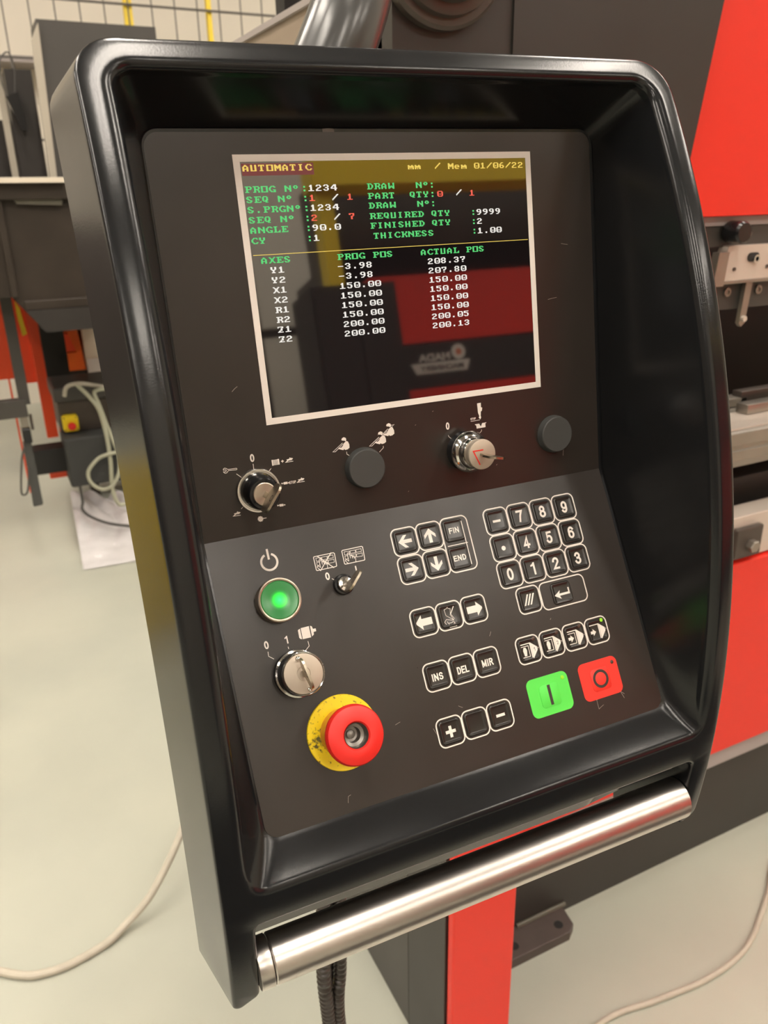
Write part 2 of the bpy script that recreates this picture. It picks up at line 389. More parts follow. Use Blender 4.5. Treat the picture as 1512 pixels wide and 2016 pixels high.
# ------------------------------------------------------------------ control console
RC = Matrix(((0.998970, -0.004988, -0.045094, 0.267562), (-0.043731, 0.158805, -0.986341, 0.508182), (0.012082, 0.987297, 0.158424, 1.443858), (0, 0, 0, 1)))
console = empty('control_console', (0, 0, 0), 'black control console with text screen, keypad and steel handle beside the red machine', 'control panel')
console.matrix_world = RC
TH = math.radians(21.44); YB = -157.8; mm = 0.001
SCL = Matrix.Scale(mm, 4)
LOW = Matrix.Translation((0, YB * mm, 0)) @ Matrix.Rotation(-TH, 4, 'X')    # lower plate frame: x right, y up the plate, z out
GP = (-4.70527200e-10, -3.36883551e-07, -6.62005297e-04, -2.38312093e-01, 8.32202393e+01)
def gz(y):   # curved side profile of the rim
    c = GP; y = max(-500, min(150, y)); return c[0] * y ** 4 + c[1] * y ** 3 + c[2] * y ** 2 + c[3] * y + c[4]
def pz(y): return 0.0 if y >= YB else (YB - y) * math.tan(TH)

outer = round_poly([(-200, 137, 25), (200, 137, 25), (200, -462, 12), (182, -457, 5), (182, -389, 8), (-180, -389, 4), (-181, -458, 6), (-200, -468, 5)], 8)
inner = round_poly([(-179.5, 119, 11), (181, 119, 13), (181, -360, 9), (-180, -360, 12)], 7)
yk = 119 + (YB - 100) * (119 + 360) / (100 + 340.5)
def resample(pl, d, ys=()):
    out = []
    n = len(pl)
    for i in range(n):
        a = Vector(pl[i]); b = Vector(pl[(i + 1) % n]); out.append((a.x, a.y)); L_ = (b - a).length
        if L_ > d:
            k = int(L_ / d) + 1; seg = [(a + (b - a) * t / k) for t in range(1, k)]
            for yy in ys:
                if (a.y - yy) * (b.y - yy) < 0 and abs(a.x - b.x) < 1.5:
                    q = min(seg, key=lambda s: abs(s.y - yy)); q.x = a.x + (b.x - a.x) * (yy - a.y) / (b.y - a.y); q.y = yy
            out += [(s.x, s.y) for s in seg]
    return out
outer = resample(outer, 9); inner = resample(inner, 9, (yk,))
def area(pl): return sum(a[0] * b[1] - b[0] * a[1] for a, b in zip(pl, pl[1:] + pl[:1])) / 2
def offs(pl, d):
    """shift towards the left of the direction of travel"""
    n = len(pl); out = []
    for i in range(n):
        a = Vector(pl[i - 1]); p = Vector(pl[i]); b = Vector(pl[(i + 1) % n]); d1 = (p - a).normalized(); d2 = (b - p).normalized()
        t = (d1 + d2).normalized(); nn = Vector((-t.y, t.x)); k = 1 / max(0.6, nn.dot(Vector((-d1.y, d1.x))))
        out.append(tuple(p + nn * d * k))
    return out
sgO = 1 if area(outer) > 0 else -1; sgI = 1 if area(inner) > 0 else -1
def inside(p, pl):
    c = False; x, y = p; n = len(pl)
    for i in range(n):
        x1, y1 = pl[i - 1]; x2, y2 = pl[i]
        if (y1 > y) != (y2 > y) and x < (x2 - x1) * (y - y1) / (y2 - y1) + x1: c = not c
    return c
RI, RO = 8.0, 2.6
def dropI(d, y):
    a = RI - math.sqrt(max(0, RI * RI - (RI - min(d, RI)) ** 2)); b_ = max(0, 5.5 - d) ** 2 / 10.0
    w_ = max(0, min(1, (-338 - y) / 16)); return a * (1 - w_) + b_ * w_
loops = []; drops = []
for d in (0, .5, 1.6, 3.6, 6, 8, 10, 12.5):
    lp = offs(inner, -sgI * d); loops.append(lp); drops.append([dropI(d, inner[i][1]) for i in range(len(lp))])
for d in (0, .35, 1.1, 2.6):
    lp = offs(outer, sgO * d); loops.append(lp); drops.append([RO - math.sqrt(max(0, RO * RO - (RO - d) ** 2))] * len(lp))
V2 = []; E2 = []; Z2 = []
for lp, dr in zip(loops, drops):
    b0 = len(V2); n = len(lp)
    for p, q_ in zip(lp, dr): V2.append(Vector(p)); Z2.append(gz(p[1]) - q_)
    E2 += [(b0 + i, b0 + (i + 1) % n) for i in range(n)]
cv, ce, cf, ov, oe, of = geometry.delaunay_2d_cdt(V2, E2, [], 0, 1e-4)
bm = BM(); vs = []
for i, p in enumerate(cv):
    src = ov[i]
    z = Z2[src[0]] if src else gz(p.y)
    vs.append(bm.verts.new((p.x * mm, p.y * mm, z * mm)))
idx = {}
for i, s in enumerate(ov):
    for k in s: idx[k] = i
for f in cf:
    c = sum((cv[i] for i in f), Vector((0, 0))) / len(f)
    if inside(c, outer) and not inside(c, inner):
        try: bm.faces.new([vs[i] for i in f])
        except ValueError: pass
nI = len(inner); nO = len(outer)
# inner walls down to the plates
prev = [vs[idx[i]] for i in range(nI)]
foot = []
def ploop(p): return (p[0] * 164.3 / 180.2, 100 + (p[1] - 119) * 440.5 / 479)
for t in (0.04, 0.16, 0.28, 0.40, 0.52, 0.64, 0.76, 0.88, 1.0):
    cur = []
    for i in range(nI):
        p = inner[i]; q = ploop(p); z0 = gz(p[1]) - drops[0][i]; z1 = pz(q[1]) - 0.4
        X_, Y_, Z_ = p[0] + (q[0] - p[0]) * t, p[1] + (q[1] - p[1]) * t, z0 + (z1 - z0) * t
        w_ = 0.18 * max(0, min(1, (-340 - p[1]) / 14))
        if w_ > 0:      # scooped ramp under the keypad
            c1 = (-359.5, 80.0); yb_ = (1 - t) ** 2 * p[1] + 2 * t * (1 - t) * c1[0] + t * t * q[1]; zb_ = (1 - t) ** 2 * z0 + 2 * t * (1 - t) * c1[1] + t * t * z1
            Y_ += (yb_ - Y_) * w_; Z_ += (zb_ - Z_) * w_
        cur.append(bm.verts.new((X_ * mm, Y_ * mm, Z_ * mm)))
    for i in range(nI): bm.faces.new((prev[i], prev[(i + 1) % nI], cur[(i + 1) % nI], cur[i]))
    prev = cur
up_ = [v for v in prev if v.co.y >= YB * mm - 1e-6]; lo_ = [v for v in prev if v.co.y <= YB * mm + 1e-6]
def ring_order(sub):
    n = len(prev); s = set(sub); k = next(i for i in range(n) if prev[i] in s and prev[i - 1] not in s)
    return [prev[(k + j) % n] for j in range(n) if prev[(k + j) % n] in s]
bm.faces.new(ring_order(up_)); bm.faces.new(ring_order(lo_))
# outer skirt, flaring towards the back
base = sum(len(l) for l in loops[:8])
prev = [vs[idx[base + i]] for i in range(nO)]
fl = offs(outer, -sgO * 1.0)
def flare(i):
    dx = fl[i][0] - outer[i][0]; dy = fl[i][1] - outer[i][1]; x, y = outer[i]
    if abs(x) > 190 and y < 110: return (10.5 if x > 0 else -10.5, 0)
    if y > 100: return (dx * 10.5 if abs(dx) > 1e-6 else 0, 0 if y > 135 else dy * 2)
    return (0, 0)
back = []
for t in (0.05, 0.5, 1.0):
    cur = []
    for i in range(nO):
        x, y = outer[i]; f = flare(i); z = gz(y) - RO - (64 - RO) * t
        if abs(x) < 184 and -462 < y < -380:      # recess behind the handle: rear lip slopes down, leg walls run deeper
            if t == 1.0: ww = max(0, min(1, (x - 125) / 30)) if y > -440 else 1; f = (0, min(0, -446 - y) - 28 * ww); z = 21 - 39 * ww
            elif t == 0.5: f = (0, -8 if abs(x) < 176 and y > -392 else 0)
        cur.append(bm.verts.new(((x + f[0] * t) * mm, (y + f[1] * t) * mm, z * mm)))
    for i in range(nO): bm.faces.new((prev[i], prev[(i + 1) % nO], cur[(i + 1) % nO], cur[i]))
    prev = cur
# closed back of the rim
bv = [(v.co.x / mm, v.co.y / mm) for v in prev]; hole = [(x * 0.985, y * 0.985) for x, y in inner]
V3 = [Vector(p) for p in bv] + [Vector(p) for p in hole]; n = len(bv); h = len(hole)
E3 = [(i, (i + 1) % n) for i in range(n)] + [(n + i, n + (i + 1) % h) for i in range(h)]
cv, ce, cf, ov, oe, of = geometry.delaunay_2d_cdt(V3, E3, [], 0, 1e-4)
vv = []
for i, p in enumerate(cv):
    s = ov[i]
    vv.append(prev[s[0]] if s and s[0] < n else bm.verts.new((p.x * mm, p.y * mm, (gz(p.y) - 64) * mm)))
hv = [None] * h
for i, s in enumerate(ov):
    for k in s:
        if k >= n: hv[k - n] = vv[i]
for f in cf:
    c = sum((cv[i] for i in f), Vector((0, 0))) / len(f)
    if inside(c, bv) and not inside(c, hole):
        try: bm.faces.new([vv[i] for i in f])
        except ValueError: pass
cur = [bm.verts.new((hole[i][0] * mm * 0.96, hole[i][1] * mm * 0.96, -75 * mm)) for i in range(h)]
for i in range(h): bm.faces.new((hv[i], hv[(i + 1) % h], cur[(i + 1) % h], cur[i]))
bm.faces.new(cur)
obj('housing', bm, 'housing', console, ang=0.75)

# plates
def plate_outline(y0, y1, rt, rb, hw=162.6):
    return [(x * mm, y * mm) for x, y in round_poly([(-hw, y0, rb), (hw, y0, rb), (hw, y1, rt), (-hw, y1, rt)], 6)]
bm = BM(); prism(bm, plate_outline(YB, 98, 9, 0), 0, 0.9 * mm); upper_plate = obj('upper_plate', bm, 'plate', console, Matrix.Translation((0, 0, -0.0009)), ang=0.5)
bm = BM(); prism(bm, plate_outline(-196.5, 0, 0, 9), 0, 0.9 * mm); lower_plate = obj('lower_plate', bm, 'plate', console, LOW @ Matrix.Translation((0, 0, -0.0009)), ang=0.5)
Z0 = 0.0009   # print height above the plate objects' origin

# handle
bm = BM(); path = [(-176 * mm, 0, 0), (182 * mm, 0, 0)]
HM = Matrix.Translation((0, -432 * mm, 66 * mm))
bm = BM(); lathe(bm, [(0, -0.171), (0.0160, -0.171), (0.0168, -0.170), (0.0168, 0.181), (0.015, 0.1815), (0, 0.1815)], 48, Matrix.Rotation(PI / 2, 4, 'Y'))
handle = obj('handle', bm, 'alu', console, HM, label='brushed stainless tube handle')
bm = BM(); lathe(bm, [(0, -0.181), (0.0164, -0.181), (0.0168, -0.1803), (0.0168, -0.1722), (0.0162, -0.1716), (0, -0.1716)], 48, Matrix.Rotation(PI / 2, 4, 'Y'))
obj('handle_collar', bm, 'alu', console, HM)

# screen
W, H_ = 105.5, 80.6
bm = BM(); b = 4.3
for r in ((-W - b, H_, W + b, H_ + b), (-W - b, -H_ - b, W + b, -H_), (-W - b, -H_, -W, H_), (W, -H_, W + b, H_)):
    box(bm, r[0] * mm, r[1] * mm, Z0, r[2] * mm, r[3] * mm, Z0 + 0.0003)
obj('screen_border', bm, 'print', upper_plate, smooth=False, label='pale printed border round the screen')
bm = BM(); box(bm, -W * mm, -H_ * mm, -0.0005, W * mm, H_ * mm, 0.00005); screen = obj('screen', bm, 'lcd', console, smooth=False, label='dark glossy display with lit text')
FONT = {'A': '0C1E33333F3333', 'B': '3F66663E66663F', 'C': '3C66030303663C', 'D': '1F36666666361F', 'E': '7F46161E16467F', 'F': '7F46161E16060F', 'G': '3C66030373667C', 'H': '3333333F333333',
 'I': '1E0C0C0C0C0C1E', 'K': '6766361E366667', 'L': '0F06060646667F', 'M': '63777F7F6B6363', 'N': '63676F7B736363', 'O': '7F63636363637F', 'P': '3F66663E06060F', 'Q': '1E3333333B1E38', 'R': '3F66663E366667',
 'S': '1E33070E38331E', 'T': '3F2D0C0C0C0C1E', 'U': '3333333333333F', 'W': '6363636B7F7763', 'X': '63361C1C1C3663', 'Y': '3333331E0C0C1E', 'Z': '3F3118181C063F', 'e': '00001E333F031E', 'm': '0000337F7F6B6B',
 '0': '3E63636B6B633E', '1': '0C0E0C0C0C0C3F', '2': '1E33301C06033F', '3': '1E33301C30331E', '4': '383C36337F3030', '5': '3F031F3030331E', '6': '1C06031F33331E', '7': '3F33301C0C000C', '8': '1E33331E33331E',
 '9': '1E33333E30180E', '.': '00000000000C0C', ':': '000C0C00000C0C', '/': '6030180C060301', '-': '0000003F000000', 'o': '1C36361C000000', '$': '3F33301C0C0C0C'}
CW, X00 = 5.205, -104.3
def screen_text(bm, s, x, y):
    for k, ch in enumerate(s):
        if ch == ' ': continue
        g = FONT[ch]
        for r in range(7):
            bits = int(g[2 * r:2 * r + 2], 16); c = 0
            while c < 8:
                if bits >> c & 1:
                    e = c
                    while e < 8 and bits >> e & 1: e += 1
                    x0 = x + k * CW + c * CW / 8; x1 = x + k * CW + e * CW / 8; y1 = y + (7 - r) * 0.55; y0 = y1 - 0.50
                    bm.faces.new([bm.verts.new((a * mm, q * mm, 0.00012)) for a, q in ((x0, y0), (x1, y0), (x1, y1), (x0, y1))]); c = e
                else: c += 1
R1, R2 = X00, -20.6
rows = [62.2, 56.1, 50.0, 43.8, 37.6, 31.2]
txt = {'tgreen': [], 'twhite': [], 'tyellow': [], 'tred': []}
for (s, q) in zip(('PROG No', 'SEQ No', 'S.PRGNo', 'SEQ No', 'ANGLE', 'CY'), rows): txt['tgreen'] += [(s.replace(' ', '  ') if s == 'PROG No' and 0 else s, R1, q), (':', -66.8, q)]
for s, c, q in (('1234', 0, 0), ('1', 'r', 1), ('1234', 0, 2), ('2', 'r', 3), ('90.0', 0, 4), ('1', 0, 5)): txt['tred' if c else 'twhite'].append((s, -62.2, rows[q]))
for q, s in ((1, '1'), (3, '$')): txt['twhite'].append(('/', -46.2, rows[q])); txt['tred'].append((s, -35.6, rows[q]))
for s, q in (('DRAW   No:', 0), ('PART  QTY:', 1), ('DRAW   No:', 2), ('REQUIRED QTY', 3.05), ('FINISHED QTY', 4.05)):
    yy = rows[int(q)] - (0.5 if q > 3 else 0); txt['tgreen'].append((s, R2 if q < 3 else R2, yy))
txt['tgreen'].append(('THICKNESS', -19.0, 30.5))
txt['tred'] += [('0', 31.9, rows[1]), ('1', 57.6, rows[1])]; txt['twhite'].append(('/', 47.0, rows[1] + .5))
for s, yy in (('9999', 43.1), ('2', 36.9), ('1.00', 30.4)): txt['tgreen'].append((':', 57.8, yy)); txt['twhite'].append((s, 62.4, yy))
txt['tyellow'] += [('AUTOMATIC', X00, 74.9), ('mm', 10.9, 74.3), ('/', 31.6, 74.3), ('Mem 01/06/22', 41.8, 74.0)]
txt['tgreen'] += [('AXES', -99.6, 18.8), ('PROG POS', -46.8, 18.2), ('ACTUAL POS', 15.6, 17.9)]
for i, s in enumerate(('Y1', 'Y2', 'X1', 'X2', 'R1', 'R2', 'Z1', 'Z2')): txt['twhite'].append((s, -94.0, 12.6 - 6.33 * i))
for i, s in enumerate(('-3.98', '-3.98', '150.00', '150.00', '150.00', '150.00', '200.00', '200.00')): txt['twhite'].append((s, -47.2, 12.1 - 6.33 * i))
for i, s in enumerate(('208.37', '207.80', '150.00', '150.00', '150.00', '150.00', '200.05', '200.13')): txt['twhite'].append((s, 20.6, 11.6 - 6.33 * i))
NM = {'tgreen': 'green_screen_text', 'twhite': 'white_screen_text', 'tyellow': 'yellow_screen_text', 'tred': 'red_screen_text'}
for k, L_ in txt.items():
    for s, x, y in L_:
        bm = BM(); screen_text(bm, s, x, y); obj(NM[k], bm, k, screen, smooth=False)
bm = BM(); box(bm, -104.8 * mm, 72.3 * mm, 0.00004, -57 * mm, 79.6 * mm, 0.00008); obj('title_band', bm, 'tband', screen, smooth=False)
bm = BM(); box(bm, -104.3 * mm, 24.1 * mm, 0.00004, 104.6 * mm, 24.5 * mm, 0.0001); obj('divider_line', bm, 'tyellow', screen, smooth=False)

# printed marks from measured outlines (mm on the plates)
MARKS=[('U','s',0.4,[(-133.9,-110.5),(-133.7,-111.1),(-134.3,-111.5),(-139.5,-111.2),(-140.8,-112.5),(-141.8,-112.7),(-142.6,-112.2),(-142.9,-111.5),(-141.7,-111.7),(-140.9,-111.1),(-141.2,-110.4),(-142.8,-110.4),(-142.8,-109.7),(-142.0,-109.2),(-140.9,-109.5),(-139.8,-110.4),(-133.9,-110.5)]),
('U','s',0.4,[(-134.5,-114.3),(-131.2,-117.4)]),
('U','s',0.4,[(-122.4,-109.3),(-122.4,-113.5)]),
('U','s',0.4,[(-110.4,-114.3),(-112.5,-116.3)]),
('U','s',0.4,[(-106.5,-126.0),(-105.5,-126.3)]),
('U','s',0.4,[(-133.4,-137.5),(-134.6,-138.5)]),
('U','f',0,[(-109.5,-108.7),(-108.5,-108.7),(-108.5,-112.7),(-109.4,-112.7)]),
('U','f',0,[(-105.2,-108.7),(-104.2,-108.7),(-104.1,-112.6),(-105.1,-112.6)]),
('U','s',0.35,[(-108.1,-108.8),(-108.1,-112.6)]),
('U','s',0.35,[(-107.6,-108.8),(-107.6,-112.6)]),
('U','s',0.35,[(-107.1,-108.8),(-107.0,-112.6)]),
('U','s',0.35,[(-106.5,-108.8),(-106.5,-112.6)]),
('U','s',0.35,[(-106.0,-108.8),(-105.9,-112.6)]),
('U','s',0.35,[(-105.4,-108.8),(-105.4,-112.6)]),
('U','s',0.6,[(-102.9,-110.6),(-101.0,-110.7)]),
('U','s',0.6,[(-101.9,-109.8),(-102.0,-111.6)]),
('U','f',0,[(-100.1,-111.9),(-98.5,-110.6),(-99.1,-110.0),(-96.9,-109.7),(-96.6,-108.8),(-95.9,-109.4),(-95.2,-109.3),(-94.3,-109.9),(-95.4,-110.9),(-97.6,-110.9),(-98.6,-111.5)]),
('U','s',0.4,[(-100.1,-111.8),(-94.4,-111.8)]),
('U','f',0,[(-93.7,-127.1),(-92.0,-125.8),(-92.7,-125.2),(-90.5,-124.9),(-90.1,-124.0),(-89.4,-124.6),(-88.7,-124.6),(-87.8,-125.1),(-88.9,-126.1),(-91.1,-126.1),(-92.2,-126.8)]),
('U','s',0.4,[(-93.7,-127.0),(-87.9,-127.1)]),
('U','f',0,[(-140.9,-142.6),(-139.4,-141.4),(-140.0,-140.8),(-137.9,-140.5),(-137.5,-139.6),(-136.9,-140.2),(-136.2,-140.2),(-135.3,-140.7),(-136.4,-141.7),(-138.5,-141.6),(-139.5,-142.3)]),
('U','s',0.4,[(-140.9,-142.5),(-135.5,-142.7)]),
('U','f',0,[(-103.0,-125.2),(-100.2,-125.3),(-100.3,-126.9),(-103.0,-126.9)]),
('U','s',0.4,[(-104.7,-125.9),(-103.0,-126.0)]),
('U','s',0.4,[(-100.3,-126.2),(-98.8,-126.2)]),
('U','f',0,[(-104.1,-125.3),(-103.7,-125.9),(-104.1,-126.6),(-104.8,-125.9)]),
('U','f',0,[(-99.4,-125.6),(-98.8,-126.2),(-99.3,-126.9),(-99.9,-126.2)]),
('U','f',0,[(-107.9,-140.0),(-105.1,-140.1),(-105.1,-141.8),(-107.9,-141.7)]),
('U','s',0.4,[(-109.5,-140.6),(-107.9,-140.7)]),
('U','s',0.4,[(-105.1,-141.0),(-103.6,-141.1)]),
('U','f',0,[(-109.0,-140.0),(-108.6,-140.7),(-109.0,-141.4),(-109.6,-140.6)]),
('U','f',0,[(-104.3,-140.4),(-103.7,-141.1),(-104.2,-141.7),(-104.8,-141.0)]),
('U','f',0,[(-120.7,-148.1),(-120.4,-148.8),(-121.1,-149.0),(-121.3,-149.8),(-122.0,-149.5),(-122.6,-149.9),(-123.1,-149.3),(-123.8,-149.3),(-123.8,-148.5),(-124.5,-148.1),(-124.0,-147.5),(-124.3,-146.8),(-123.6,-146.6),(-123.4,-145.8),(-122.6,-146.1),(-122.1,-145.7),(-121.6,-146.3),(-120.9,-146.3),(-120.9,-147.1),(-120.2,-147.5)]),
('U','s',0.5,[(-120.5,-147.8),(-118.1,-147.8)]),
('U','f',0,[(-57.8,-102.5),(-57.2,-101.2),(-55.7,-100.7),(-54.3,-101.5),(-54.1,-102.8),(-54.8,-103.9),(-55.5,-103.1),(-56.7,-103.0)]),
('U','f',0,[(-54.1,-103.6),(-53.0,-104.2),(-52.2,-106.4),(-52.3,-108.7),(-53.8,-109.6),(-55.6,-109.8),(-56.4,-109.0),(-57.1,-109.7),(-59.0,-109.0),(-60.7,-108.2),(-60.5,-107.5),(-58.5,-107.8),(-57.1,-106.6),(-56.3,-105.0)]),
('U','f',0,[(-29.7,-102.3),(-29.2,-101.0),(-27.5,-100.5),(-26.1,-101.2),(-25.9,-102.6),(-26.6,-103.7),(-27.4,-102.9),(-28.6,-102.7)]),
('U','f',0,[(-25.9,-103.4),(-24.7,-104.0),(-23.9,-106.2),(-23.9,-108.6),(-25.5,-109.5),(-27.4,-109.7),(-28.2,-108.9),(-28.9,-109.6),(-30.9,-108.9),(-32.7,-108.1),(-32.4,-107.4),(-30.4,-107.6),(-29.0,-106.5),(-28.2,-104.8)]),
('U','f',0,[(-22.8,-97.3),(-22.3,-96.1),(-20.6,-95.5),(-19.2,-96.3),(-18.9,-97.7),(-19.7,-98.7),(-20.4,-98.0),(-21.7,-97.8)]),
('U','f',0,[(-19.0,-98.5),(-17.8,-99.0),(-16.9,-101.3),(-16.9,-103.6),(-18.5,-104.6),(-20.5,-104.8),(-21.2,-104.0),(-21.9,-104.7),(-24.0,-104.0),(-25.8,-103.1),(-25.5,-102.5),(-23.4,-102.7),(-22.1,-101.5),(-21.3,-99.9)]),
('U','s',0.35,[(-57.2,-104.6),(-65.0,-109.8),(-63.2,-110.0),(-60.5,-108.1)]),
('U','s',0.35,[(-56.8,-105.3),(-60.0,-107.7)]),
('U','s',0.35,[(-29.1,-104.4),(-37.1,-109.8),(-35.2,-110.0),(-32.5,-108.0)]),
('U','s',0.35,[(-28.6,-105.2),(-32.0,-107.6)]),
('U','s',0.35,[(-21.7,-99.5),(-25.7,-102.5)]),
('U','s',0.35,[(-22.3,-100.9),(-24.4,-102.5)]),
('U','s',0.4,[(-19.3,-97.3),(-16.5,-97.1),(-19.1,-98.8)]),
('U','s',0.4,[(-54.8,-111.2),(-54.8,-112.9),(-51.9,-115.0)]),
('U','s',0.4,[(-26.5,-111.2),(-26.5,-112.5),(-29.9,-115.2)]),
('U','f',0,[(52.7,-90.6),(55.9,-90.5),(55.9,-93.9),(56.9,-94.3),(56.5,-96.4),(55.5,-97.1),(55.1,-100.5),(55.5,-101.3),(54.7,-102.8),(53.4,-101.4),(54.0,-100.3),(53.0,-97.7)]),
('U','s',0.35,[(46.3,-103.3),(54.2,-103.2)]),
('U','f',0,[(49.7,-106.0),(59.7,-105.8),(59.5,-106.2),(58.7,-106.4),(58.7,-109.3),(51.0,-109.4),(50.8,-107.0),(49.8,-106.5)]),
('U','s',0.35,[(26.5,-110.9),(27.0,-112.2),(33.8,-118.3)]),
('U','s',0.35,[(55.1,-110.6),(55.1,-111.7),(52.2,-114.0)]),
('L','s',0.55,[(-69.0,23.1),(-54.1,23.0),(-53.4,23.7),(-53.9,32.7),(-54.5,33.1),(-69.0,33.1),(-69.5,32.6),(-69.4,23.6),(-69.0,23.1)]),
('L','s',0.3,[(-67.9,24.3),(-63.8,24.6),(-64.0,26.9),(-67.9,26.6),(-67.9,24.3)]),
('L','s',0.3,[(-63.4,24.5),(-59.5,24.6),(-59.5,26.5),(-63.4,26.4),(-63.4,24.5)]),
('L','s',0.3,[(-58.9,24.5),(-54.9,24.5),(-55.0,26.5),(-59.1,26.5),(-58.9,24.5)]),
('L','s',0.3,[(-68.0,27.4),(-66.0,27.5),(-66.0,29.7),(-68.1,29.6),(-68.0,27.4)]),
('L','s',0.3,[(-63.9,27.3),(-59.5,27.4),(-59.8,29.3),(-63.9,27.3)]),
('L','s',0.3,[(-59.2,27.7),(-54.8,27.7),(-55.0,29.9),(-59.4,29.8),(-59.2,27.7)]),
('L','s',0.4,[(-65.9,31.6),(-65.9,26.3),(-65.3,25.6),(-64.5,25.8),(-64.3,29.8),(-63.7,27.5),(-62.7,28.3),(-62.9,30.1),(-62.4,28.8),(-61.6,28.9),(-61.5,30.4),(-60.9,29.5),(-60.4,30.0),(-60.9,33.0)]),
('L','s',0.4,[(-65.9,31.6),(-67.2,30.2),(-68.3,30.3),(-68.3,31.1),(-66.7,33.0)]),
('L','s',0.55,[(-90.3,23.4),(-75.8,23.4),(-75.1,24.0),(-75.5,32.9),(-76.2,33.3),(-90.2,33.3),(-90.7,32.8),(-90.7,23.9),(-90.3,23.4)]),
('L','s',0.3,[(-89.2,24.6),(-85.2,24.9),(-85.4,27.1),(-89.2,26.9),(-89.2,24.6)]),
('L','s',0.3,[(-84.8,24.8),(-81.0,24.9),(-81.1,26.8),(-84.9,26.7),(-84.8,24.8)]),
('L','s',0.3,[(-80.5,24.8),(-76.5,24.8),(-76.6,26.8),(-80.7,26.8),(-80.5,24.8)]),
('L','s',0.3,[(-89.3,27.7),(-87.3,27.8),(-87.4,29.9),(-89.3,29.9),(-89.3,27.7)]),
('L','s',0.3,[(-85.3,27.6),(-81.1,27.6),(-81.3,29.5),(-85.3,27.6)]),
('L','s',0.3,[(-80.7,27.9),(-76.5,27.9),(-76.6,30.1),(-80.9,30.0),(-80.7,27.9)]),
('L','s',0.4,[(-87.3,31.8),(-87.2,26.6),(-86.7,25.8),(-85.9,26.1),(-85.6,30.0),(-85.1,27.8),(-84.1,28.6),(-84.3,30.3),(-83.8,29.0),(-83.0,29.2),(-83.0,30.6),(-82.4,29.7),(-81.9,30.2),(-82.4,33.2)]),
('L','s',0.4,[(-87.3,31.8),(-88.5,30.4),(-89.6,30.6),(-89.6,31.3),(-88.0,33.2)]),
('L','s',0.6,[(-88.2,23.2),(-77.7,33.9)]),
('L','s',0.6,[(-77.3,22.9),(-88.0,34.0)]),
('L','s',0.4,[(-81.1,41.0),(-79.5,42.3)]),
('L','s',0.95,[(-62.0,35.8),(-62.0,39.8)]),
('L','s',1.5,[(-121.9,11.5),(-121.9,18.9)]),
('L','f',0,[(-110.7,69.5),(-104.8,69.4),(-104.9,77.2),(-110.9,77.1)]),
('L','f',0,[(-112.9,70.4),(-111.3,69.7),(-111.4,77.0),(-112.4,76.6),(-113.1,75.6)]),
('L','f',0,[(-104.0,69.4),(-102.8,70.0),(-102.4,71.9),(-100.4,72.0),(-100.5,74.0),(-102.4,74.0),(-102.6,75.8),(-104.2,76.8)]),
('L','s',0.4,[(-136.1,79.6),(-136.3,82.7),(-133.2,85.3)]),
('L','s',0.4,[(-122.0,79.6),(-121.9,81.2)]),
('L','s',0.4,[(-107.7,79.2),(-107.6,82.6),(-111.0,85.2)])]

groups_ = {'U': (BM(), upper_plate), 'L': (BM(), lower_plate)}
def mark(bm, kind, wd, pts, z):
    pts = [(x * mm, y * mm) for x, y in pts]
    if kind == 'f': bm.faces.new([bm.verts.new((x, y, z)) for x, y in pts])
    else: ring_strip(bm, pts, wd * mm, z, close=False)
# which outlines form one pictogram
SYM = [('U', 'wrench_mark', 0, 0), ('U', 'position_tick', 1, 5), ('U', 'light_barrier_mark', 6, 15), ]
cur_ = None
def cluster(marks):
    """put outlines that lie close together in one pictogram"""
    n = len(marks); par = list(range(n))
    def find(a):
        while par[a] != a: a = par[a]
        return a
    bb = [(min(p[0] for p in m[3]), min(p[1] for p in m[3]), max(p[0] for p in m[3]), max(p[1] for p in m[3])) for m in marks]
    for i in range(n):
        for j in range(i):
            if marks[i][0] == marks[j][0]:
                a, b_ = bb[i], bb[j]; g = 1.3
                if a[0] - g < b_[2] and b_[0] - g < a[2] and a[1] - g < b_[3] and b_[1] - g < a[3]: par[find(i)] = find(j)
    out = {}
    for i in range(n): out.setdefault(find(i), []).append(marks[i])
    return list(out.values())
for cl in cluster(MARKS):
    bm = BM(); pl = cl[0][0]
    for k, (p_, kind, wd, pts) in enumerate(cl):
        q = pts if pl == 'U' else [(x, -s) for x, s in pts]
        mark(bm, kind, wd, q, Z0 + 0.00006 + 0.00001 * k)
    tick = len(cl) == 1 and cl[0][1] == 's' and len(cl[0][3]) <= 3
    obj('position_tick' if tick else 'printed_pictogram', bm, 'print', upper_plate if pl == 'U' else lower_plate, smooth=False)
def ptext(s, pl, x, y, h, width=None, bold=0.03, m='print', dz=0.00006, par=None):
    bm = letters_bm(s, x * mm, (y if pl == 'U' else -y) * mm, h * mm, Z0 + dz, width * mm, (0.95 if h > 4 else 0.35) * mm)
    return obj('printed_text', bm, m, upper_plate if pl == 'U' else lower_plate, smooth=False)
ptext('0', 'U', -122.5, -105.3, 5.4, 3.3); ptext('STOP', 'U', -96.6, -126.3, 2.0, 5.0, 0.0)
ptext('0', 'U', 26.6, -104.1, 5.4, 3.3); ptext('STOP', 'U', 48.5, -101.6, 1.6, 4.6, 0.0)
bm = BM(); mark(bm, 'f', 0, [(53.3, -105.9), (55.9, -105.9), (54.6, -108.3)], Z0 + 0.0002); obj('die_notch', bm, 'printdark', upper_plate, smooth=False)
ptext('0', 'L', -83.8, 38.7, 5.4, 3.5); ptext('0', 'L', -136.2, 75.1, 5.4, 3.4)
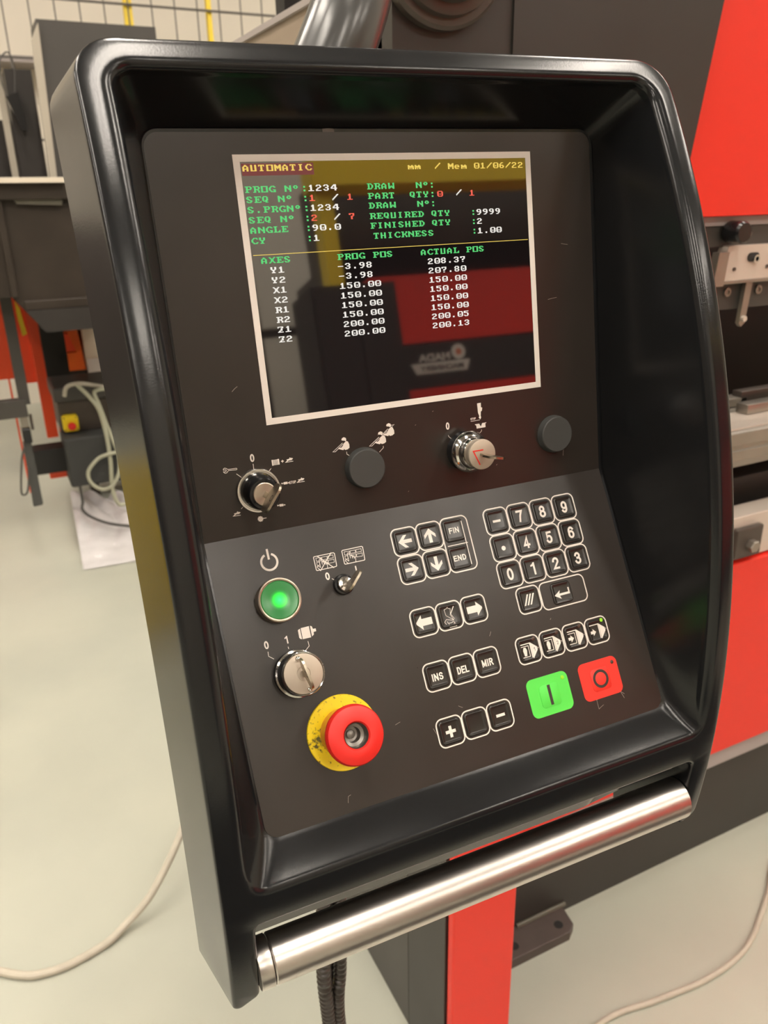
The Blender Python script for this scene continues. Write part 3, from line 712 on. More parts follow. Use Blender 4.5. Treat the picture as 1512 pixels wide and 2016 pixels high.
bm = BM(); mark(bm, 'f', 0, [(-122.1 + a, -74.9 + b_) for a, b_ in ((0.1, -2.6), (1.0, -2.6), (1.0, 2.6), (0.3, 2.6), (-0.2, 2.0), (-1.1, 1.6), (-1.1, 0.8), (0.1, 1.1))], Z0 + 0.00006); obj('printed_text', bm, 'print', lower_plate, smooth=False)
bm = BM(); a = arcpts(-122.0 * mm, -20.6 * mm, 5.6 * mm, PI / 2 + 0.42, PI / 2 - 0.42 + 2 * PI, 40); ring_strip(bm, a, 1.5 * mm, Z0 + 0.00006, close=False); obj('power_symbol', bm, 'print', lower_plate, smooth=False)

# ---- membrane keys
def capm(w, h, r=3.0):
    bm = BM()
    prof = [(0, 0.0), (0.25, 0.45), (0.9, 0.95), (1.5, 0.9), (2.1, 0.55), (3.0, 0.45)]
    rings = []
    for inset, z in prof:
        o = rrect(0, 0, w - 2 * inset, h - 2 * inset, max(0.6, r - inset), 5)
        rings.append([bm.verts.new((x * mm, y * mm, z * mm)) for x, y in o])
    for a, b in zip(rings, rings[1:]):
        n = len(a)
        for i in range(n): bm.faces.new((a[i], a[(i + 1) % n], b[(i + 1) % n], b[i]))
    bm.faces.new(rings[-1]); return bm
CAPME = None
def key(x, s, w=17.0, h=17.0, outline=True, ow=20.0, oh=20.0, ox=0, oy=0):
    global CAPME
    mw = LOW @ Matrix.Translation((x * mm, -s * mm, 0))
    if w == 17.0 and CAPME:
        o = bpy.data.objects.new('key', CAPME); COL.objects.link(o); o.parent = console; o.matrix_local = mw
    else:
        o = obj('key', capm(w, h), 'cap', console, mw, ang=1.2)
        if w == 17.0: CAPME = o.data
    if outline:
        bm = BM(); ring_strip(bm, [(a * mm, b * mm) for a, b in rrect(ox, oy, ow, oh, 4.6, 6)], 0.95 * mm, 0.00008); obj('key_outline', bm, 'print', o, smooth=False)
    return o
ZT = 0.00056
def ktext(o, s, h, width=None, bold=1.0, dx=0, dy=0, m='print', z=ZT):
    obj('key_legend', letters_bm(s, dx * mm, dy * mm, h * mm, z, width * mm, bold * mm), m, o, smooth=False)
def kpoly(o, polys, m='print', z=ZT, name='key_legend'):
    bm = BM()
    for k, p in enumerate(polys): bm.faces.new([bm.verts.new((x * mm, y * mm, z + k * 1e-5)) for x, y in p])
    obj(name, bm, m, o, smooth=False)
def kstroke(o, lines, wd, m='print'):
    bm = BM()
    for k, p in enumerate(lines): ring_strip(bm, [(x * mm, y * mm) for x, y in p], wd * mm, ZT + k * 1e-5, close=False)
    obj('key_legend', bm, m, o, smooth=False)
def rot(p, a): c, s = math.cos(a), math.sin(a); return [(x * c - y * s, x * s + y * c) for x, y in p]
# numeric block
for r, line in enumerate(('-789', '.456', '0123')):
    for c, ch in enumerate(line):
        o = key(57.7 + 20.83 * c, 25.2 + 20.9 * r, ow=20.2, oh=20.2)
        if ch == '-': kpoly(o, [[(-3.4, -0.9), (3.4, -0.9), (3.4, 0.9), (-3.4, 0.9)]])
        elif ch == '.': kpoly(o, [[(1.8 * math.cos(a * PI / 10), 1.8 * math.sin(a * PI / 10) - .5) for a in range(20)]])
        elif ch == '1': kpoly(o, [[(0.1, -4.8), (1.7, -4.8), (1.7, 4.8), (0.5, 4.8), (-0.4, 3.6), (-2.0, 3.0), (-2.0, 1.7), (0.1, 2.1)]])
        else: ktext(o, ch, 9.4, 6.2, 1.65)
o = key(68.2, 89.2)
for i in range(1): kpoly(o, [[(x0 - 2.6, -4.0), (x0 - 1.2, -4.0), (x0 + 2.8, 4.2), (x0 + 1.4, 4.2)] for x0 in (-2.6, 0, 2.6)])
o = key(98.0, 90.2, 18.2, 17.0, ow=41.2, oh=21.0, ox=1.8, oy=0.2)
kpoly(o, [[(-7.2, -1.2), (-1.5, 2.2), (-2.5, -0.3), (5.8, -0.3), (5.8, 3.0), (7.4, 3.0), (7.4, -2.0), (-2.5, -2.0), (-1.5, -4.6)]])
# arrow block
thin = [(-6.0, 0), (-0.6, 5.2), (-0.6, 1.6), (5.6, 1.6), (5.6, -1.6), (-0.6, -1.6), (-0.6, -5.2)]
thin = [(-6.2, 0), (-0.9, 5.3), (2.2, 5.3), (-1.4, 1.5), (6.0, 1.5), (6.0, -1.5), (-1.4, -1.5), (2.2, -5.3), (-0.9, -5.3)]
for (x, s, a) in ((-20.3, 26.0, 0), (0, 25.6, -PI / 2), (-20.3, 47.0, PI), (0, 46.8, PI / 2)):
    o = key(x, s); kpoly(o, [[(px * .88, py * .88) for px, py in rot(thin, a)]])
o = key(20.2, 25.4, 17.0, 17.0, outline=False); ktext(o, 'FIN', 4.3, 8.6, 0.75)
bm = BM(); ring_strip(bm, [(a * mm, b * mm) for a, b in rrect(1.4, -10.6, 22.6, 41.2, 4.6, 6)], 0.95 * mm, 0.00008); obj('key_outline', bm, 'print', o, smooth=False)
kpoly(o, [[(-8.0, -11.3), (9.0, -11.3), (9.0, -10.7), (-8.0, -10.7)]]); kpoly(o, [[(7.2, -27.6), (7.9, -27.6), (7.9, 6.0), (7.2, 6.0)]], z=0.00099)
o = key(19.6, 46.4, 17.0, 17.0, outline=False); ktext(o, 'END', 4.3, 10.8, 0.8)
# block arrows and bending symbol
blk = [(-7.4, 0), (-1.9, 5.6), (-1.9, 2.7), (6.6, 2.7), (6.6, -2.7), (-1.9, -2.7), (-1.9, -5.6)]
o = key(-20.6, 86.1); kpoly(o, [[(x * .95, y * .95) for x, y in blk]])
o = key(0.2, 86.1); kstroke(o, [[(-1, 8), (-1, 5.6), (-3.4, 5.0), (-3.0, 0.6), (2.0, -3.4)], [(-0.2, 8), (-0.2, 5.4), (1.6, 4.8), (0.8, 1.5), (3.2, -3.2)],
     [(-4.2, -5.8), (-5.2, -3.8), (-3.4, -2.2), (2.4, -4.0), (0.4, 1.0)], [(-3.2, -3.6), (-2.6, -5.2), (0.2, -5.4), (1.2, -4.8), (2.6, -5.4), (2.6, -6.2)], [(-2.2, -5.6), (-2.0, -8.4), (3.6, -8.4), (3.6, -6.6), (1.4, -6.4)]], 0.3)
kstroke(o, [[(1.0, 1.0), (4.6, 6.0)]], 0.6)
o = key(21.0, 85.9); kpoly(o, [[(-x * .95, y * .95) for x, y in blk]])
for x, t, wd in ((-20.6, 'INS', 9.2), (0.1, 'DEL', 9.8), (20.8, 'MIR', 9.6)):
    o = key(x, 125.6); ktext(o, t, 5.3, wd, 0.95, dy=-.5)
o = key(-20.6, 165.5); kpoly(o, [[(-4, -1.1), (4, -1.1), (4, 1.1), (-4, 1.1)], [(-1.1, -4), (1.1, -4), (1.1, 4), (-1.1, 4)]])
key(0.1, 165.2); o = key(20.8, 165.0); kpoly(o, [[(-3.6, -1.0), (3.6, -1.0), (3.6, 1.0), (-3.6, 1.0)]])
# programme mode keys
for i, x in enumerate((57.2, 78.3, 99.5, 120.5)):
    o = key(x, 125.3, 17.0, 17.0)
    bm = BM(); lathe(bm, [(0, 0.0006), (1.3 * mm, 0.0006), (1.5 * mm, 0.0009), (0, 0.00125)], 16, cx=5.6 * mm, cy=7.0 * mm)
    obj('indicator_light', bm, 'led' if i == 3 else 'leddark', o, label='lit green indicator light' if i == 3 else None)
    kpoly(o, [[(2.0, 5.0), (8.3, -0.2), (2.2, -7.2)]], z=ZT + 0.00035)
    kpoly(o, [[(-7.5, 4.3), (2.2, 4.3), (2.2, 5.0), (-7.5, 5.0)], [(-7.5, -7.2), (2.2, -7.2), (2.2, -6.4), (-7.5, -6.4)], [(1.3, -7.0), (2.2, -7.0), (2.2, 5.0), (1.3, 5.0)]])
    if i < 3: kstroke(o, [[(-7, -5.0), (-7, 3.0), (0, 3.0), (0, -5.0), (-7, -5.0)]], 0.5)
    if i < 2:
        kpoly(o, [[(-4.6, -4.2), (-2.6, -4.2), (-2.2, -2), (-1.8, 0), (-2.6, 2.2), (-4.4, 2.2), (-5.2, 0), (-4.9, -2)]])
        ktext(o, str(i + 1), 2.8, 1.5, 0.35, dx=4.4, dy=-.6, m='printdark', z=ZT + 0.0004)
    else: kpoly(o, [[(-6.6, -2.0), (-4.2, -2.0), (-4.2, -3.6), (-1.4, -0.9), (-4.2, 1.8), (-4.2, 0.2), (-6.6, 0.2)]])
def bigkey(x, s, w_, h_, m, nm, lb):
    bm = BM(); prism(bm, [(a * mm, b * mm) for a, b in rrect(0, 0, w_, h_, 5.0, 6)], 0, 0.00025)
    o = obj(nm, bm, m, console, LOW @ Matrix.Translation((x * mm, -s * mm, 0)), label=lb)
    bm = BM(); prism(bm, [(a * mm, b * mm) for a, b in rrect(0, -0.5, 17, 17, 3, 6)], 0, 0.0006, bev=0.00035); obj('raised_dome', bm, m, o)
    return o
o = bigkey(65.4, 161.6, 36.5, 28.8, 'gokey', 'start_key', 'bright green start key'); kpoly(o, [[(-1.25, -7.6), (1.25, -7.6), (1.25, 7.4), (-1.25, 7.4)]], 'printdark', z=0.0007)
bm = BM(); lathe(bm, [(1.6 * mm, 0.0003), (1.2 * mm, 0.0008), (0, 0.0009)], 16, cx=13.9 * mm, cy=9.6 * mm); obj('indicator_light', bm, 'led', o)
o = bigkey(112.2, 161.4, 36.2, 28.8, 'stopkey', 'stop_key', 'bright red stop key')
bm = BM(); ring_strip(bm, arcpts(0, 0, 6.0 * mm, 0, 2 * PI, 40)[:-1], 2.1 * mm, 0.0007); obj('key_legend', bm, 'printdark', o, smooth=False)
bm = BM(); lathe(bm, [(1.5 * mm, 0.0003), (1.2 * mm, 0.0005), (0, 0.0005)], 16, cx=13.9 * mm, cy=9.6 * mm); obj('indicator_light', bm, 'leddark', o)

# ---- switches
def at_u(x, y): return Matrix.Translation((x * mm, y * mm, 0))
def at_l(x, s): return LOW @ Matrix.Translation((x * mm, -s * mm, 0))
def L_(prof): return [(r * mm, h * mm) for r, h in prof]
for x, y, nm in ((-42.6, -124.6, 0), (119.5, -123.0, 0)):
    bm = BM(); lathe(bm, L_([(14.8, 0), (14.8, 1.2), (14.2, 2.2), (13.9, 5.4), (13.2, 6.2), (0, 6.2)]), 56); obj('blanking_cap', bm, 'rubber', console, at_u(x, y))
# selector switch at the left
sw = obj('selector_switch', lathe(BM(), L_([(15.2, 0), (15.2, 2.2), (14.8, 2.8), (13.6, 2.8), (13.4, 2.0), (0, 2.0)]), 56), 'chrome', console, at_u(-121.3, -127.8), label='selector switch with chrome ring and black barrel')
obj('switch_barrel', lathe(BM(), L_([(12.8, 2), (12.6, 6), (11.6, 12), (10.6, 16.5), (10.0, 17.2), (8.2, 17.2), (8.0, 15.5), (0, 15.5)]), 48), 'blackplastic', sw)
obj('lock_face', lathe(BM(), L_([(7.9, 15), (7.9, 17.6), (7.4, 18), (0, 18)]), 40), 'nickel', sw)
# key switch at the right
sw = obj('selector_switch', lathe(BM(), L_([(14.6, 0), (14.2, 1.0), (12.8, 9.0), (0, 9.0)]), 56), 'blackplastic', console, at_u(39.0, -124.3), label='selector switch with stepped chrome barrel')
obj('chrome_bezel', lathe(BM(), L_([(12.6, 7.5), (15.2, 8.2), (15.6, 9.2), (15.2, 10.2), (12.4, 13.5), (12.2, 13.6), (12.0, 14.6), (11.2, 17.5), (10.4, 18.5), (0, 18.5)]), 56), 'chrome', sw)
obj('lock_face', lathe(BM(), L_([(9.6, 18), (10.8, 24), (11.2, 25.5), (10.9, 27), (10.4, 27.3), (0, 27.3)]), 48), 'matface', sw)
bm = BM(); ring_strip(bm, [(-2.6 * mm, -7.2 * mm), (-7.4 * mm, 3.4 * mm), (0.8 * mm, 3.4 * mm)], 0.9 * mm, 27.45 * mm, close=False); obj('red_pointer', bm, 'red', sw, smooth=False)
# green lamp button
bt = obj('push_button', lathe(BM(), L_([(15.0, 0), (15.0, 9.0), (14.8, 10.2), (14.0, 10.6), (13.2, 10.2), (13.0, 8.6), (0, 8.6)]), 64), 'nickel', console, at_l(-122.8, 47.8), label='metal rimmed push button with lit green lens')
obj('lens', lathe(BM(), L_([(12.9, 8.0), (12.9, 9.4), (12.4, 9.9), (8.6, 9.6), (6.4, 9.2), (0, 9.2)]), 56), 'lens', bt, label='lit green lens')
# large key switch
sw = obj('selector_switch', lathe(BM(), L_([(15.6, 0), (15.6, 7.4), (15.2, 8.2), (14.2, 8.4), (0, 8.4)]), 64), 'blackplastic', console, at_l(-120.8, 98.4), label='selector switch with wide silver face')
obj('chrome_ring', lathe(BM(), L_([(15.75, 7.2), (15.85, 7.6), (15.7, 8.1), (14.6, 8.6)]), 64), 'chrome', sw)
obj('switch_barrel', lathe(BM(), L_([(14.6, 8), (14.4, 21), (14.0, 22), (13.4, 22.2), (13.0, 21.4), (0, 21.4)]), 64), 'blackplastic', sw)
obj('chrome_ring', lathe(BM(), L_([(14.5, 21.2), (14.4, 22.0), (13.9, 22.5), (13.4, 22.2)]), 64), 'chrome', sw)
obj('lock_face', lathe(BM(), L_([(13.1, 20.5), (13.1, 21.9), (12.8, 22.1), (4.6, 22.1), (4.4, 21.7), (0, 21.7)]), 56), 'matface', sw)
for px, py in ((-1.6, 10.4), (1.8, -10.4)):
    obj('pin', lathe(BM(), L_([(1.7, 22), (1.7, 22.8), (1.2, 23.6), (0, 24.0)]), 16, cx=px * mm, cy=py * mm), 'chrome', sw)
# small key switch
sw = obj('selector_switch', lathe(BM(), L_([(7.4, 0), (7.4, 2.6), (6.9, 3.6), (5.6, 3.9), (5.4, 3.2), (0, 3.2)]), 40), 'blackplastic', console, at_l(-74.2, 46.8), label='small selector switch with narrow silver lock')
obj('lock_face', lathe(BM(), L_([(5.3, 3), (5.2, 6.6), (4.8, 7.2), (2.6, 7.4), (2.5, 6.9), (0, 6.9)]), 32), 'chrome', sw)
# emergency stop
es = obj('emergency_stop', lathe(BM(), L_([(25.3, 0), (25.3, 1.3), (24.9, 1.8), (0, 1.8)]), 72), 'yellowdisc', console, at_l(-98.0, 144.4), label='emergency stop with yellow disc')
obj('collar', lathe(BM(), L_([(16.2, 1.8), (16.4, 6), (15.2, 18), (13.0, 22), (9.6, 22), (9.4, 10), (0, 10)]), 56), 'orangecollar', es)
obj('red_mushroom', lathe(BM(), L_([(10.0, 19), (14.5, 19.2), (17.5, 20.8), (19.3, 23.6), (19.8, 26.5), (19.5, 28.6), (18.6, 30.2), (15.6, 31.6), (11.5, 32.4), (9.2, 32.2), (8.3, 31.0), (8.0, 22), (7.0, 21.5)]), 72), 'red', es, label='glossy red mushroom head')
obj('socket', lathe(BM(), L_([(8.2, 31.2), (7.7, 30.2), (7.4, 24), (5.2, 23.6), (5.0, 17), (3.0, 16.8), (2.8, 19.5), (1.2, 20), (0, 20)]), 40), 'socket', es)

# ---- keys standing in the switches (things of their own)
def lock_key(mw, ang, z0, z1, w_, label, th=1.6, tilt=0.0):
    T = console.matrix_world @ mw @ Matrix.Translation((0, 0, z0 * mm)) @ Matrix.Rotation(ang, 4, 'Z') @ Matrix.Rotation(tilt, 4, 'Y')
    e = empty('lock_key', (0, 0, 0), label, 'key', 'keys left in the console switches'); e.matrix_world = T
    H = (z1 - z0)
    bm = BM(); box(bm, -2.2 * mm, -th / 2 * mm, 0, 2.2 * mm, th / 2 * mm, H * .42 * mm, 0.0003); obj('blade', bm, 'keymetal', e)
    o_ = round_poly([(-2.6, H * .34, 0), (-w_ / 2, H * .5, 2.5), (-w_ / 2, H, 5), (w_ / 2, H, 5), (w_ / 2, H * .5, 2.5), (2.6, H * .34, 0)], 6)
    bm = BM(); prism(bm, [(a * mm, b * mm) for a, b in o_], -th / 2 * mm, th / 2 * mm, axis='y'); obj('bow', bm, 'keymetal', e, ang=0.5)
    for sgn in (1, -1):
        bm = BM(); ring_strip(bm, [(a * mm, b * mm) for a, b in arcpts(0, H * .80, 2.0, 0, 2 * PI, 20)[:-1]], 0.7 * mm, 0); bmesh.ops.transform(bm, matrix=Matrix.Translation((0, sgn * (th / 2 + .04) * mm, 0)) @ Matrix.Rotation(PI / 2, 4, 'X'), verts=bm.verts)
        obj('key_hole_rim', bm, 'darksteel', e, smooth=False)
    return e
lock_key(at_u(-121.3, -127.8), math.radians(52), 17.6, 40, 21, 'worn key in the left selector switch below the wrench mark')
lock_key(at_u(39.0, -124.3), math.radians(-12), 26.8, 50, 14, 'key sticking out of the silver switch beside the red arrow')
lock_key(at_l(-120.8, 98.4), math.radians(-80), 21.4, 34, 21, 'key in the wide silver switch under the green button')
lock_key(at_l(-74.2, 46.8), math.radians(46), 7.0, 32, 17, 'small thin key in the tiny switch under the hand pictograms')

# light scuffs on the plates
random.seed(11)
bm = BM()
for x, y, dx, dy in ((88, 30, 5, 2), (100, 38, 3, -4), (120, -20, 8, 1), (-130, -60, 4, 3), (-30, -103, 1, .6), (15, -92, .8, .6), (-10, -148, .7, .7), (66, -140, 1, .8), (128, -142, .6, 5), (0, -100, .9, .4), (134, 20, 6, -1)):
    ring_strip(bm, [(x * mm, y * mm), ((x + dx * .5) * mm, (y + dy * .6) * mm), ((x + dx) * mm, (y + dy) * mm)], 0.25 * mm, Z0 + 0.00004, close=False)
o = obj('scuff_marks', bm, 'printgrey', upper_plate, smooth=False); o['kind'] = 'stuff'
bm = BM()
for x, y, dx, dy in ((-33, -160, 2, -5), (26, -92, 2, 1), (30, -105, -2, -3), (118, -166, 12, -12), (126, -172, 3, -9), (104, -176, 0, -7), (104, -176, 5, 1), (104, -183, 5, 2), (-105, -190, 1, 4), (-104, -186, 2, .5), (-60, -150, 4, 1), (82, -108, 1, 1), (-10, -150, 3, -2)):
    ring_strip(bm, [(x * mm, y * mm), ((x + dx * .5) * mm, (y + dy * .55) * mm), ((x + dx) * mm, (y + dy) * mm)], 0.22 * mm, Z0 + 0.00004, close=False)
o = obj('scuff_marks', bm, 'printgrey', lower_plate, smooth=False); o['kind'] = 'stuff'

# ------------------------------------------------------------------ arm from the console to the machine
def LP(x, y, z): return RC @ Vector((x * mm, y * mm, z * mm))
arm = empty('swing_arm', tuple(LP(-40, 118, -40)), 'dark metal tube arm carrying the console, curving to the machine', 'arm')
AI = Matrix.Translation(-arm.location)
path = smoothpath([LP(-52, 100, -35), LP(-34, 134, -32), LP(-10, 178, -32), LP(14, 226, -50), (0.335, 0.66, 1.765), (0.45, 0.82, 1.80), (0.545, 0.90, 1.80), (0.56, 0.935, 1.79)], 8)
bm = BM(); tube(bm, [AI @ p for p in path], 0.0262, 28); obj('arm_tube', bm, 'keypadplastic', arm)
bm = BM(); lathe(bm, [(0, -0.03), (0.034, -0.03), (0.034, 0.0), (0.030, 0.004), (0, 0.004)], 32, AI @ Matrix.Translation(LP(-44, 120, -34)) @ RC.to_3x3().to_4x4() @ Matrix.Rotation(-PI / 2, 4, 'X')); obj('clamp_collar', bm, 'darksteel', arm)

# ------------------------------------------------------------------ red press brake beside and behind the console
pb = empty('press_brake', (1.4, 1.02, 0), 'large red and dark grey press brake right behind the console', 'machine')
PI_ = Matrix.Translation((-1.4, -1.02, 0))
def pbox(name, m, x0, y0, z0, x1, y1, z1, bev=0.0, par=None, label=None, root=None, inv=None):
    bm = BM(); box(bm, x0, y0, z0, x1, y1, z1, bev); bmesh.ops.transform(bm, matrix=(inv or PI_), verts=bm.verts)
    return obj(name, bm, m, par or root or pb, label=label, ang=0.3)
def pprism(name, m, pts, a, b, axis, par=None, label=None, root=None, inv=None, bev=0):
    bm = BM(); prism(bm, pts, a, b, axis, bev); bmesh.ops.transform(bm, matrix=(inv or PI_), verts=bm.verts)
    return obj(name, bm, m, par or root or pb, label=label, ang=0.3)
def plathe(name, m, prof, loc, rotx=PI / 2, par=None, seg=24, label=None, root=None, inv=None):
    bm = BM(); lathe(bm, prof, seg, (inv or PI_) @ Matrix.Translation(loc) @ Matrix.Rotation(rotx, 4, 'X'))
    return obj(name, bm, m, par or root or pb, label=label)
XR = 4.2
base_ = pbox('base_plinth', 'brakedark', 0.62, 1.02, 0.0, XR, 1.9, 0.262)
pbox('plinth_lip', 'void', 0.62, 1.028, 0.0, XR, 1.03, 0.03)
pbox('trim_strip', 'lighttrim', 0.62, 1.000, 0.262, XR, 1.05, 0.308, 0.002, label='grey metal trim strip')
pbox('lower_front_panel', 'brakered', 0.62, 0.990, 0.312, XR, 1.04, 0.795, 0.003, label='bright red lower front panel')
pbox('front_rail', 'palesteel', 0.60, 0.998, 0.800, XR, 1.05, 0.895, 0.002, label='pale steel rail with bolts')
cl = pbox('clamp_plate', 'darksteel', 1.262, 0.984, 0.808, 1.339, 0.998, 0.874, 0.004)
plathe('hex_bolt', 'steel', [(0, 0), (0.0135, 0), (0.0135, 0.012), (0.011, 0.014), (0, 0.014)], (1.306, 0.984, 0.835), PI / 2, cl, 6)
for bx in (1.392, 1.52, 1.70, 1.9):
    plathe('rail_bolt', 'darksteel', [(0, 0), (0.005, 0), (0.005, 0.003), (0, 0.003)], (bx, 0.998, 0.855), PI / 2)
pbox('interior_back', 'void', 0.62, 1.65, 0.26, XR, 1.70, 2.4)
pbox('bed_body', 'brakedark', 0.62, 1.10, 0.80, XR, 1.30, 0.93)
pbox('red_stay', 'brakered', 1.20, 1.22, 0.93, 1.46, 1.26, 1.03, label='red stay under the table')
pbox('red_bracket', 'brakered', 1.30, 1.45, 1.04, 1.52, 1.65, 1.16, 0.0, label='red bracket inside the throat')
# table bar with steps
tb = pprism('table_bar', 'steel', [(1.0, 1.017), (1.0, 1.036), (1.004, 1.038), (1.004, 1.046), (1.0, 1.048), (1.0, 1.072), (1.006, 1.076), (1.22, 1.076), (1.22, 1.0), (1.01, 1.0)], 0.60, XR, 'x', label='stepped steel table bar')
pbox('table_top', 'palesteel', 0.60, 1.01, 1.076, XR, 1.10, 1.0785)
for k, (x0, x1, y0, y1, h) in enumerate(((1.18, 1.33, 1.10, 1.13, .012), (1.22, 1.42, 1.135, 1.165, .018), (1.16, 1.40, 1.17, 1.20, .022), (1.345, 1.55, 1.07, 1.10, .02), (1.40, 1.62, 1.135, 1.16, .03))):
    bm = BM(); box(bm, -(x1 - x0) / 2, -(y1 - y0) / 2, 0, (x1 - x0) / 2, (y1 - y0) / 2, h, 0.002)
    e = obj('die_block', bm, 'steel' if k % 2 else 'darksteel'); e.location = ((x0 + x1) / 2, (y0 + y1) / 2, 1.0792 if k in (0, 3) else 1.0768)
    tag(e, ('dark flat die block at the front left of the table bar', 'pale steel die block lying second from the front on the table bar', 'dark die block at the back of the table bar', 'light steel die block at the right edge of the photo on the table bar', 'dark thick die block behind the light one at the right edge')[k], 'tool', 'die blocks on the table bar')
# ram and tool holders
pbox('ram_lower', 'brakegrey', 0.62, 1.01, 1.306, XR, 1.12, 1.357, 0.001)
for bx in (1.168, 1.245, 1.33, 1.42):
    b_ = plathe('socket_bolt', 'steel', [(0, 0), (0.0075, 0), (0.0075, 0.004), (0.0045, 0.004), (0.004, 0.0015), (0, 0.0015)], (bx, 1.01, 1.336))
ad = pprism('adapter_plate', 'palesteel', [(1.139, 1.414), (1.60, 1.414), (1.60, 1.357), (1.127, 1.357)], 0.992, 1.012, 'y', label='pale machined adapter plate with oval slot')
pbox('adapter_edge', 'steel', 1.127, 0.990, 1.352, 1.60, 1.02, 1.358, 0.001)
bm = BM(); prism(bm, [(1.20 + a, 1.394 + c) for a, c in rrect(0, 0, 0.026, 0.015, 0.0072, 6)], 0.9895, 0.9925, 'y'); bmesh.ops.transform(bm, matrix=PI_, verts=bm.verts); obj('oval_slot', bm, 'void', ad)
bm = BM(); lathe(bm, [(0.004, 0), (0.007, 0), (0.007, 0.003), (0.004, 0.003)], 16, PI_ @ Matrix.Translation((1.205, 0.9895, 1.391)) @ Matrix.Rotation(PI / 2, 4, 'X')); obj('slot_screw', bm, 'chrome', ad)
for bx, bz in ((1.158, 1.376), (1.238, 1.377), (1.32, 1.377)):
    plathe('adapter_screw', 'darksteel', [(0.0, 0), (0.0032, 0), (0.0032, 0.002), (0, 0.002)], (bx, 0.992, bz), PI / 2, ad, 12)
pbox('holder_strip', 'brakegrey', 1.00, 1.004, 1.412, XR, 1.05, 1.446, 0.001)
plathe('socket_bolt', 'steel', [(0, 0), (0.0065, 0), (0.0065, 0.004), (0.004, 0.004), (0.0035, 0.0015), (0, 0.0015)], (1.192, 1.004, 1.432))
pbox('ram_edge', 'lighttrim', 1.00, 1.0, 1.446, XR, 1.05, 1.461, 0.001)
plathe('clamp_knob', 'blackplastic', [(0, 0), (0.016, 0), (0.018, 0.004), (0.018, 0.03), (0.015, 0.034), (0, 0.034)], (1.142, 1.0, 1.436))
pprism('clamp_finger', 'steel', [(1.112, 1.405), (1.135, 1.405), (1.130, 1.35), (1.105, 1.35)], 0.985, 1.0, 'y')
lv = pprism('clamp_lever', 'steel', [(1.198, 1.352), (1.214, 1.352), (1.208, 1.282), (1.200, 1.276), (1.194, 1.282)], 0.996, 1.004, 'y')
plathe('lever_pin', 'palesteel', [(0, 0), (0.005, 0), (0.005, 0.006), (0, 0.006)], (1.201, 0.996, 1.290), PI / 2, lv, 12)
pprism('upper_front_panel', 'brakered', [(0.999, 1.462), (XR, 1.462), (XR, 2.6), (1.165, 2.6), (1.040, 1.735)], 0.985, 1.03, 'y', label='bright red upper front panel with slanted edge')
pprism('dark_cover', 'brakedark', [(0.50, 1.20), (0.958, 1.20), (0.995, 1.462), (1.036, 1.735), (1.16, 2.6), (0.50, 2.6)], 0.972, 1.03, 'y', label='dark cover plate beside the slanted red panel')
pbox('cover_rib', 'brakedark', 0.672, 0.968, 1.35, 0.675, 0.974, 2.6)
hub = plathe('arm_hub', 'darksteel', [(0, 0), (0.088, 0), (0.088, 0.012), (0.084, 0.016), (0.076, 0.016), (0.074, 0.024), (0.066, 0.027), (0.062, 0.027), (0.060, 0.036), (0.045, 0.040), (0, 0.040)], (0.565, 0.972, 1.775), PI / 2, None, 56)
# C-shaped side frame
pprism('side_frame', 'taupe', [(1.0, 1.25), (2.6, 1.0), (2.6, 1.764), (1.0, 1.764)], 0.500, 0.53, 'x', label='taupe side frame plate')
pbox('frame_flange', 'lighttrim', 0.494, 1.03, 1.757, 0.535, 2.6, 1.766, label='light flange on the side frame')
pbox('frame_column', 'brakegrey', 0.497, 0.946, 0.0, 0.62, 1.25, 1.02)
pbox('frame_post', 'brakedark', 0.497, 0.815, 0.0, 0.62, 0.944, 1.02)
pbox('red_post_cover', 'brakered', 0.500, 0.795, 0.0, 0.622, 0.812, 1.02, 0.003, label='narrow bright red post cover')
fp = pprism('foot_plate', 'footsteel', [(0.60, 0.953), (0.895, 0.953), (0.915, 0.967), (0.925, 1.03), (0.60, 1.03)], 0.0, 0.024, 'z', label='brown bolted foot plate', bev=0.002)
for hx in (0.768, 0.884):
    bm = BM(); lathe(bm, [(0, 0.0243), (0.009, 0.0243), (0.0095, 0.0248), (0.010, 0.0243)], 20, PI_ @ Matrix.Translation((hx, 0.979, 0))); obj('bolt_hole', bm, 'void', fp)
bm = BM(); tube(bm, [PI_ @ Vector(p) for p in ((0.80, 1.016, 0.026), (0.93, 1.016, 0.026))], 0.005, 8); obj('weld_bead', bm, 'patch', fp)

# corrugated conduits hanging behind the console
def conduit(name, pts, r, label):
    P = smoothpath([(a - .004, b, c) for a, b, c in pts], 10); r *= 1.12
    e = empty(name, tuple(P[-1]), label, 'hose', 'corrugated hoses behind the console'); I = Matrix.Translation(-P[-1])
    D = []; acc = 0
    Q = [P[0]]
    step = 0.0016
    for a, b in zip(P, P[1:]):
        L = (b - a).length; n = max(1, int(L / step))
        Q += [a + (b - a) * k / n for k in range(1, n + 1)]
    bm = BM(); tube(bm, [I @ p for p in Q], r, 12, rfun=lambda i: r * (1.0 if (i // 2) % 2 else 0.84)); obj('hose_jacket', bm, 'conduit', e)
    return e
conduit('corrugated_hose', [(0.205, 0.585, 1.10), (0.218, 0.60, 0.80), (0.2135, 0.60, 0.70), (0.2165, 0.60, 0.62), (0.235, 0.61, 0.30), (0.26, 0.64, 0.03)], 0.0078, 'left of three dark corrugated hoses hanging below the handle')
conduit('corrugated_hose', [(0.222, 0.60, 1.10), (0.228, 0.61, 0.80), (0.226, 0.615, 0.70), (0.228, 0.615, 0.62), (0.25, 0.63, 0.30), (0.275, 0.66, 0.03)], 0.0070, 'middle of three dark corrugated hoses hanging below the handle')
